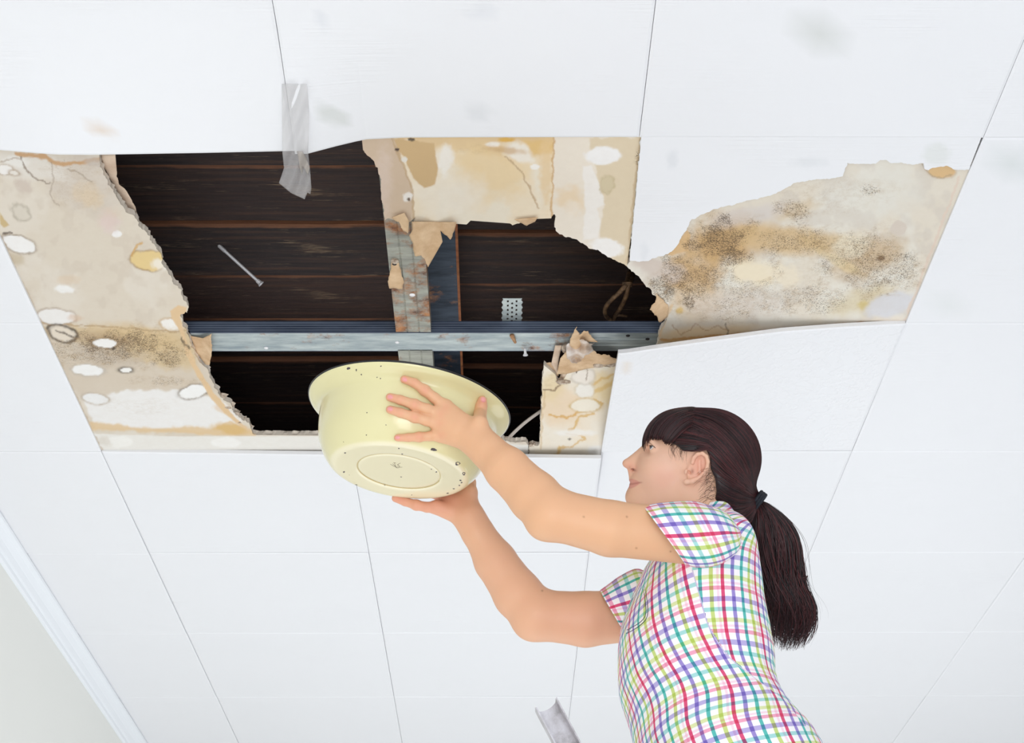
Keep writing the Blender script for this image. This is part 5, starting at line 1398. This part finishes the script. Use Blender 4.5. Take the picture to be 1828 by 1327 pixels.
def loft(name, rings, nu, nv, uvs, mat, parent, wrinkle=None, uvfix=None, seam=0.0):
    """rings: list of (center, axis a, axis b) in world; smooth spline between"""
    K_ = np.array([np.concatenate(r) for r in rings], float); S_ = spline(K_, nv)
    c0 = S_[:, :3]; A = S_[:, 3:6]; B_ = S_[:, 6:9]
    th = np.linspace(0, 2*math.pi, nu, endpoint=True)+seam
    ex = 2.25
    cth = np.sign(np.cos(th))*np.abs(np.cos(th))**(2/ex); sth = np.sign(np.sin(th))*np.abs(np.sin(th))**(2/ex)
    V = c0[:, None]+A[:, None]*cth[None, :, None]+B_[:, None]*sth[None, :, None]
    if wrinkle is not None:
        nrm = (V-c0[:, None]); nrm /= np.linalg.norm(nrm, axis=2)[..., None]+1e-9
        V = V+nrm*wrinkle(V, np.broadcast_to(th[None], V.shape[:2]), np.broadcast_to(np.linspace(0, 1, nv)[:, None], V.shape[:2]))[..., None]
    v_ = np.concatenate([[0], np.cumsum(np.linalg.norm(np.diff(c0, axis=0), axis=1))])
    if uvs is None:
        per = np.linalg.norm(np.diff(V, axis=1), axis=2); u_ = np.concatenate([np.zeros((nv, 1)), np.cumsum(per, 1)], 1)
        um = u_[:, -1].mean(); u_ = u_/u_[:, -1:]*um*.5+u_*.5
        vv = np.broadcast_to(v_[:, None]*1.02, V.shape[:2])
    else: u_, vv = uvs(V, th, v_)
    uv = np.stack([u_, vv], -1).reshape(-1, 2)
    idx = np.arange(nu*nv).reshape(nv, nu)
    Fc = np.stack([idx[:-1, :-1], idx[:-1, 1:], idx[1:, 1:], idx[1:, :-1]], -1).reshape(-1, 4)
    o = mk(name, V.reshape(-1, 3), Fc.tolist(), mat, parent, smooth=True, uv=uv)
    if uvfix is not None:
        me = o.data; li = Fc.ravel(); fcen = V.reshape(-1, 3)[Fc].mean(1); fl = np.repeat(fcen, 4, 0)
        me.uv_layers['UVMap'].data.foreach_set('uv', uvfix(fl, uv[li]).astype(np.float32).ravel())
    return o, V, Fc
# torso rings: (row, left px, right px, half width)
rows = [(948, 1222, 1302, .062), (958, 1200, 1322, .100), (972, 1180, 1336, .140), (1000, 1158, 1348, .172), (1035, 1138, 1357, .182), (1080, 1118, 1370, .176), (1130, 1106, 1383, .168), (1180, 1103, 1393, .162), (1235, 1108, 1400, .158),
        (1285, 1121, 1424, .164), (1335, 1134, 1464, .176), (1390, 1150, 1492, .186), (1450, 1165, 1508, .190), (1500, 1175, 1515, .190)]
rings = []
for (py, l, r, hw) in rows:
    l += 7; r -= 20
    a = onY(l, py); b_ = onY(r, py); c0 = (a+b_)/2
    # body is turned a little: its left side shows some of the back
    yw = math.radians(10); hx = (b_-a)/2; ax_ = np.array([math.cos(yw), math.sin(yw), 0])*np.linalg.norm(hx); bx_ = np.array([-math.sin(yw), math.cos(yw), 0])*hw
    rings.append((c0, ax_, bx_))
def wr(V, th, s_):
    x, y, z = V[..., 0], V[..., 1], V[..., 2]
    w = .0025*(fbm(x*9+z*14, z*10-x*16, 61)-.5)*2+.004*(fbm(x*16-z*5, y*16, 62)-.5)
    # folds fanning out from the armpit
    w += .0022*np.sin(38*(z*.75+x*.9)+2.5*fbm(x*7, z*7, 63))*np.exp(-((z-ZARM)**2)/.02)*(.3+.7*(y < YT))
    w += .0025*np.sin(30*(z*.9-x*.35)+3*fbm(x*5, z*5, 64))*np.exp(-((z-(ZARM-.24))**2)/.012)
    return w
ZARM = onY(1240, 1060)[2]
SEAM = [(1225, 900), (1236, 1018), (1252, 1075), (1266, 1120), (1300, 1172), (1352, 1215), (1398, 1250), (1457, 1320), (1490, 1400)]
def turn(V, uv):
    q_ = proj(V); sx = np.interp(q_[:, 1], [p[1] for p in SEAM], [p[0] for p in SEAM]); back = (q_[:, 0] > sx) & (V[:, 1] < YT+.05)
    an = np.where(back, math.radians(3), math.radians(14)); du = np.where(back, .031, 0)
    return np.stack([uv[:, 0]*np.cos(an)-uv[:, 1]*np.sin(an)*np.where(back, 1, 1)+du, uv[:, 0]*np.sin(an)+uv[:, 1]*np.cos(an)], 1)
torso, TVv, TF = loft('shirt_body', rings, 440, 380, None, M_pl, shirt, wr, uvfix=turn)
bvT = BVHTree.FromPolygons([tuple(v) for v in TVv.reshape(-1, 3)], [tuple(f) for f in TF.tolist()])
def ringpx(top, bot, d, hd):
    a, b_ = P(top[0], top[1], d), P(bot[0], bot[1], d); c0 = (a+b_)/2; ax_ = (a-b_)/2
    nb_ = FW*1.0; nb_ = nb_-ax_*(nb_@ax_)/(ax_@ax_); nb_ /= np.linalg.norm(nb_)
    return (c0, ax_, nb_*hd)
def wr2(V, th, s_):
    return .0022*np.sin(70*(V[..., 0]-V[..., 2])+3*fbm(V[..., 0]*14, V[..., 2]*14, 66))*s_+.003*(fbm(V[..., 0]*22, V[..., 2]*22, 65)-.5)
slL, SV, SF = loft('sleeve', [ringpx((1149, 906), (1223, 1007), 2.580, .056), ringpx((1175, 900), (1243, 1011), 2.585, .062), ringpx((1208, 897), (1268, 1010), 2.59, .068), ringpx((1240, 898), (1290, 1003), 2.60, .072),
                       ringpx((1270, 904), (1304, 992), 2.61, .074), ringpx((1294, 916), (1314, 980), 2.63, .070), ringpx((1310, 934), (1318, 962), 2.65, .05)], 150, 90, lambda V, th, v_: (np.broadcast_to((np.cumsum(np.linalg.norm(np.diff(V, axis=1, prepend=V[:, :1]), axis=2), 1)).mean(0)[None], V.shape[:2]), np.broadcast_to(v_[:, None], V.shape[:2])), M_pl, shirt, wr2)
slR, SV2, SF2 = loft('sleeve', [ringpx((1072, 1056), (1112, 1122), 2.86, .056), ringpx((1090, 1044), (1126, 1128), 2.86, .060), ringpx((1112, 1030), (1146, 1136), 2.86, .066), ringpx((1140, 1018), (1172, 1130), 2.86, .064), ringpx((1170, 1030), (1195, 1105), 2.87, .04)],
                       130, 70, lambda V, th, v_: (np.broadcast_to((np.cumsum(np.linalg.norm(np.diff(V, axis=1, prepend=V[:, :1]), axis=2), 1)).mean(0)[None], V.shape[:2]), np.broadcast_to(v_[:, None], V.shape[:2])), M_pl, shirt, wr2)
for o in (torso, slL, slR):
    md = o.modifiers.new('thick', 'SOLIDIFY'); md.thickness = .0012; md.offset = -1
# cuff hems: a stitched double edge
M_navy = simple('navy_thread', (34, 36, 84), .7)
def ring_tube(Vr, r, mat, name, parent, k_=1.006):
    c0 = Vr.mean(0); b = MB(); b.tube(c0+(Vr-c0)*k_, r, 5, False); return b.done(name, mat, parent, smooth=True)
# collar: a folded band round the neck
def collar():
    cz = to_world(np.array([neck0]))[0]; rg = []
    for (py, l, r, hw, dy) in ((905, 1232, 1290, .060, 0), (893, 1226, 1288, .061, 0), (905, 1222, 1296, .067, 0), (930, 1212, 1316, .085, 0), (950, 1204, 1326, .098, 0)):
        a = onY(l+16, py+30); b_ = onY(r+12, py+30); c0 = (a+b_)/2
        rg.append((c0, np.array([1, .1, .0])*np.linalg.norm(b_-a)/2, np.array([-.1, 1, 0])*hw))
    o, _, _ = loft('collar', rg, 120, 40, None, M_pl, shirt, lambda V, th, s_: .002*(fbm(V[..., 0]*30, V[..., 1]*30, 71)-.5))
    md = o.modifiers.new('thick', 'SOLIDIFY'); md.thickness = .0015
collar()
def stitch(pts, name='stitching', r=.0006, n=60, lift=.0012):
    sp_ = spline([(a, b_, 0) for a, b_ in pts], n); out = []
    for p in sp_:
        h_ = cast(bvT, p[0], p[1])
        if h_ is not None: out.append(P(p[0], p[1], h_[1]-lift))
    if len(out) > 2:
        b = MB(); b.tube(out, r, 5); b.done(name, M_navy, pocket, smooth=True)
pocket = bpy.data.objects.new('chest_pocket', None); col.objects.link(pocket); pocket.parent = shirt
pocket.location = (0, 0, 0)
def stitch2(pts, parent, r=.0011, n=60, lift=.0012):
    sp_ = spline([(a, b_, 0) for a, b_ in pts], n); out = []
    for p in sp_:
        h_ = cast(bvT, p[0], p[1])
        if h_ is not None: out.append(P(p[0], p[1], h_[1]-lift))
    b = MB()
    if len(out) > 2: b.tube(out, r, 5)
    return b if len(out) > 2 else None
bpy.data.objects.remove(pocket)
pk = MB(); ok = False
for pts in ([(1143, 1032), (1149, 1052), (1153, 1078), (1153, 1098), (1144, 1111), (1128, 1121), (1118, 1126), (1112, 1124), (1111, 1117)],
            [(1146, 1030), (1152, 1050), (1156, 1076), (1156, 1100), (1147, 1114), (1130, 1126), (1117, 1132), (1111, 1130)]):
    b = stitch2(pts, shirt)
    if b: pk.V += b.V; n_ = sum(len(v) for v in pk.V)-len(b.V[0]); pk.F += [tuple(i+n_ for i in f) for f in b.F]
if pk.V: pk.done('pocket_stitching', M_navy, shirt, label='navy double stitching of the chest pocket')
b = stitch2([(SEAM[i][0], SEAM[i][1]) for i in range(1, 8)], shirt, .0009, 90)
if b: b.done('side_seam', simple('lilac_seam', (206, 196, 226), .8), shirt)
# front placket edge
b = stitch2([(1112, 1190), (1116, 1225), (1124, 1262), (1132, 1300), (1140, 1335)], shirt, .0012)
if b: b.done('placket_edge', M_navy, shirt, label='navy edged button placket')

# jeans, shoes
M_jean = NT('blue_denim'); gg = M_jean.coord('Object', scale=(1, 1, .3)); M_jean.set(Base_Color=M_jean.ramp(M_jean.noise(gg, 40, 4), [(.35, L(44, 58, 92)), (.65, L(84, 104, 142))]), Roughness=.85); M_jean = M_jean.m
hipw = onY(1340, 1430)
STEP_Z = hipw[2]-.84
def legs_f(Q):
    Q = Q.astype(np.float32); d = None
    for s_ in (-1, 1):
        h0 = np.array([hipw[0], YT+.085*s_, hipw[2]]); kn = np.array([hipw[0]+.02-.03*s_, YT+.09*s_, hipw[2]-.42]); an = np.array([FX, YT+.085*s_, STEP_Z+.09])
        e = sm(rc(Q, h0, kn, .092, .064), rc(Q, kn, an, .064, .048), .03); d = e if d is None else sm(d, e, .02)
    d = sm(d, rc(Q, np.array([hipw[0], YT-.05, hipw[2]+.0]), np.array([hipw[0], YT+.05, hipw[2]+.0]), .10), .04)
    return d
rail_top = P(975, 1258, 2.40)
slope = .50
FX = rail_top[0]+slope*(rail_top[2]-STEP_Z)+.02
JV, JQ = surface_net(legs_f, (hipw[0]-.35, YT-.3, STEP_Z-.02), (hipw[0]+.6, YT+.3, hipw[2]+.25), .006)
JV = JV[:]; np_mesh('jeans', JV, JQ, M_jean, woman)
M_shoe = simple('white_canvas_shoe', (226, 224, 220), .7)
for s_ in (-1, 1):
    def shoe(Q, s_=s_):
        a = np.array([FX+.03, YT+.085*s_, STEP_Z+.045]); b_ = np.array([FX-.15, YT+.075*s_, STEP_Z+.033])
        d = rc(Q, a, b_, .042, .032); d = sm(d, rc(Q, a, a+np.array([0, 0, .05]), .040, .042), .02)
        return np.maximum(d, -(Q[:, 2]-(STEP_Z+.001)))
    V_, Q_ = surface_net(shoe, (FX-.25, YT+.085*s_-.08, STEP_Z-.02), (FX+.12, YT+.085*s_+.08, STEP_Z+.16), .005)
    np_mesh('shoe', V_, Q_, M_shoe, woman)
woman_base = np.array([FX, YT, STEP_Z])
dlt = woman_base-np.array(woman.location); woman.location = woman_base
for c_ in woman.children: c_.location = Vector(c_.location)-Vector(dlt)

# ================================================================= step ladder
al = NT('worn_aluminium'); gg = al.coord('Object'); al.set(Base_Color=al.ramp(al.noise(gg, 22, 5, .7), [(.35, L(150, 146, 148)), (.5, L(196, 192, 196)), (.7, L(222, 220, 226))]), Metallic=.55, Roughness=.35); M_al = al.m
M_rub = simple('black_rubber', (40, 38, 40), .8)
yN, yF = YT-.225, YT+.225
rail_top = P(974, 1262, yN/ (FW[1]+UP[1]*(CY-1262)/F+RT[1]*(974-CX)/F))
lad = empty('step_ladder', (rail_top[0]+slope*rail_top[2]*.5, YT, 0), 'worn aluminium step ladder, the top of one rail showing below the bowl', 'ladder')
dn = np.array([slope, 0, -1.0]); dn /= np.linalg.norm(dn); sd = np.array([-dn[2], 0, dn[0]])*-1   # across the rail in its plane
sd = np.cross(dn, [0, 1.0, 0]); sd /= np.linalg.norm(sd)
if sd[0] < 0: sd = -sd
def rail(name, top, length, dn, sd, w, dep, scoop, open_dir, parent):
    """C-shaped rail; the open side faces open_dir (world Y sign), its end is cut in a hollow curve"""
    nu = 22; m = 40; V = []; pr = []
    t_ = .0022
    # outline of a C: web along sd, flanges along Y
    out = [(-w/2, open_dir*dep), (-w/2, 0)]+[(-w/2+w*k_/10, 0) for k_ in range(1, 10)]+[(w/2, 0), (w/2, open_dir*dep)]
    inn = [(w/2-t_, open_dir*dep), (w/2-t_, open_dir*t_)]+[(w/2-t_-(w-2*t_)*k_/10, open_dir*t_) for k_ in range(1, 10)]+[(-w/2+t_, open_dir*t_), (-w/2+t_, open_dir*dep)]
    pr = out+inn; n = len(pr)
    for i in range(m+1):
        s_ = length*i/m
        for (a, y) in pr:
            hollow = scoop*(1-(2*a/w)**2) if i == 0 else scoop*(1-(2*a/w)**2)*max(0, 1-s_/.06)
            V.append(top+dn*(s_+hollow)+sd*a+np.array([0, y, 0]))
    Fc = [(i*n+k_, i*n+(k_+1) % n, (i+1)*n+(k_+1) % n, (i+1)*n+k_) for i in range(m) for k_ in range(n)]
    h_ = len(out)
    Fc += [(k_, k_+1, n-2-k_, n-1-k_) for k_ in range(h_-1)]
    Fc += [tuple(m*n+q_ for q_ in (n-1-k_, n-2-k_, k_+1, k_)) for k_ in range(h_-1)]
    return mk(name, V, Fc, M_al, parent)
Lr = rail_top[2]/abs(dn[2])
wR = .036
rail('front_rail', rail_top+np.array([0, .0, 0]), Lr-.02, dn, sd, wR, .022, .006, -1, lad)
rail('front_rail', np.array([rail_top[0], yF, rail_top[2]]), Lr-.02, dn, sd, wR, .022, .006, 1, lad)
for y in (yN, yF):
    p = rail_top+dn*(Lr-.02); b = MB(); b.box((p[0]-.03, y-.03, 0), (p[0]+.03, y+.03, .05)); b.done('rubber_foot', M_rub, lad)
hz0 = rail_top+dn*.20
dn2 = np.array([-.32, 0, -1.0]); dn2 /= np.linalg.norm(dn2); sd2 = np.array([-dn2[2], 0, dn2[0]])
for y in (yN+.03, yF-.03):
    p = np.array([hz0[0]-.02, y, hz0[2]]); L2_ = p[2]/abs(dn2[2]); rail('rear_rail', p, L2_-.02, dn2, sd2, .028, .018, 0, 1 if y < YT else -1, lad)
    e_ = p+dn2*(L2_-.02); b = MB(); b.box((e_[0]-.025, y-.025, 0), (e_[0]+.025, y+.025, .05)); b.done('rubber_foot', M_rub, lad)
zs = [STEP_Z, STEP_Z+.25, STEP_Z+.5, STEP_Z-.25]
if STEP_Z > .6: zs.append(STEP_Z-.5)
for z in zs:
    x = rail_top[0]+slope*(rail_top[2]-z)
    if z > rail_top[2]-.12: continue
    b = MB(); b.box((x-.045 if z != STEP_Z else x-.17, yN+.003, z-.022), (x+.045 if z != STEP_Z else x+.075, yF-.003, z-.001))
    for r__ in range(5): b.box((x-.04+.018*r__, yN+.01, z-.001), (x-.034+.018*r__, yF-.01, z+.0005))
    b.done('step', M_al, lad)
b = MB(); x = rail_top[0]+slope*(rail_top[2]-(hz0[2]-.02)); b.box((hz0[0]-.07, yN, hz0[2]-.035), (hz0[0]+.03, yF, hz0[2]-.015)); b.done('top_tray', M_al, lad)
print('STEP_Z', STEP_Z, 'rail top', rail_top, 'FX', FX)
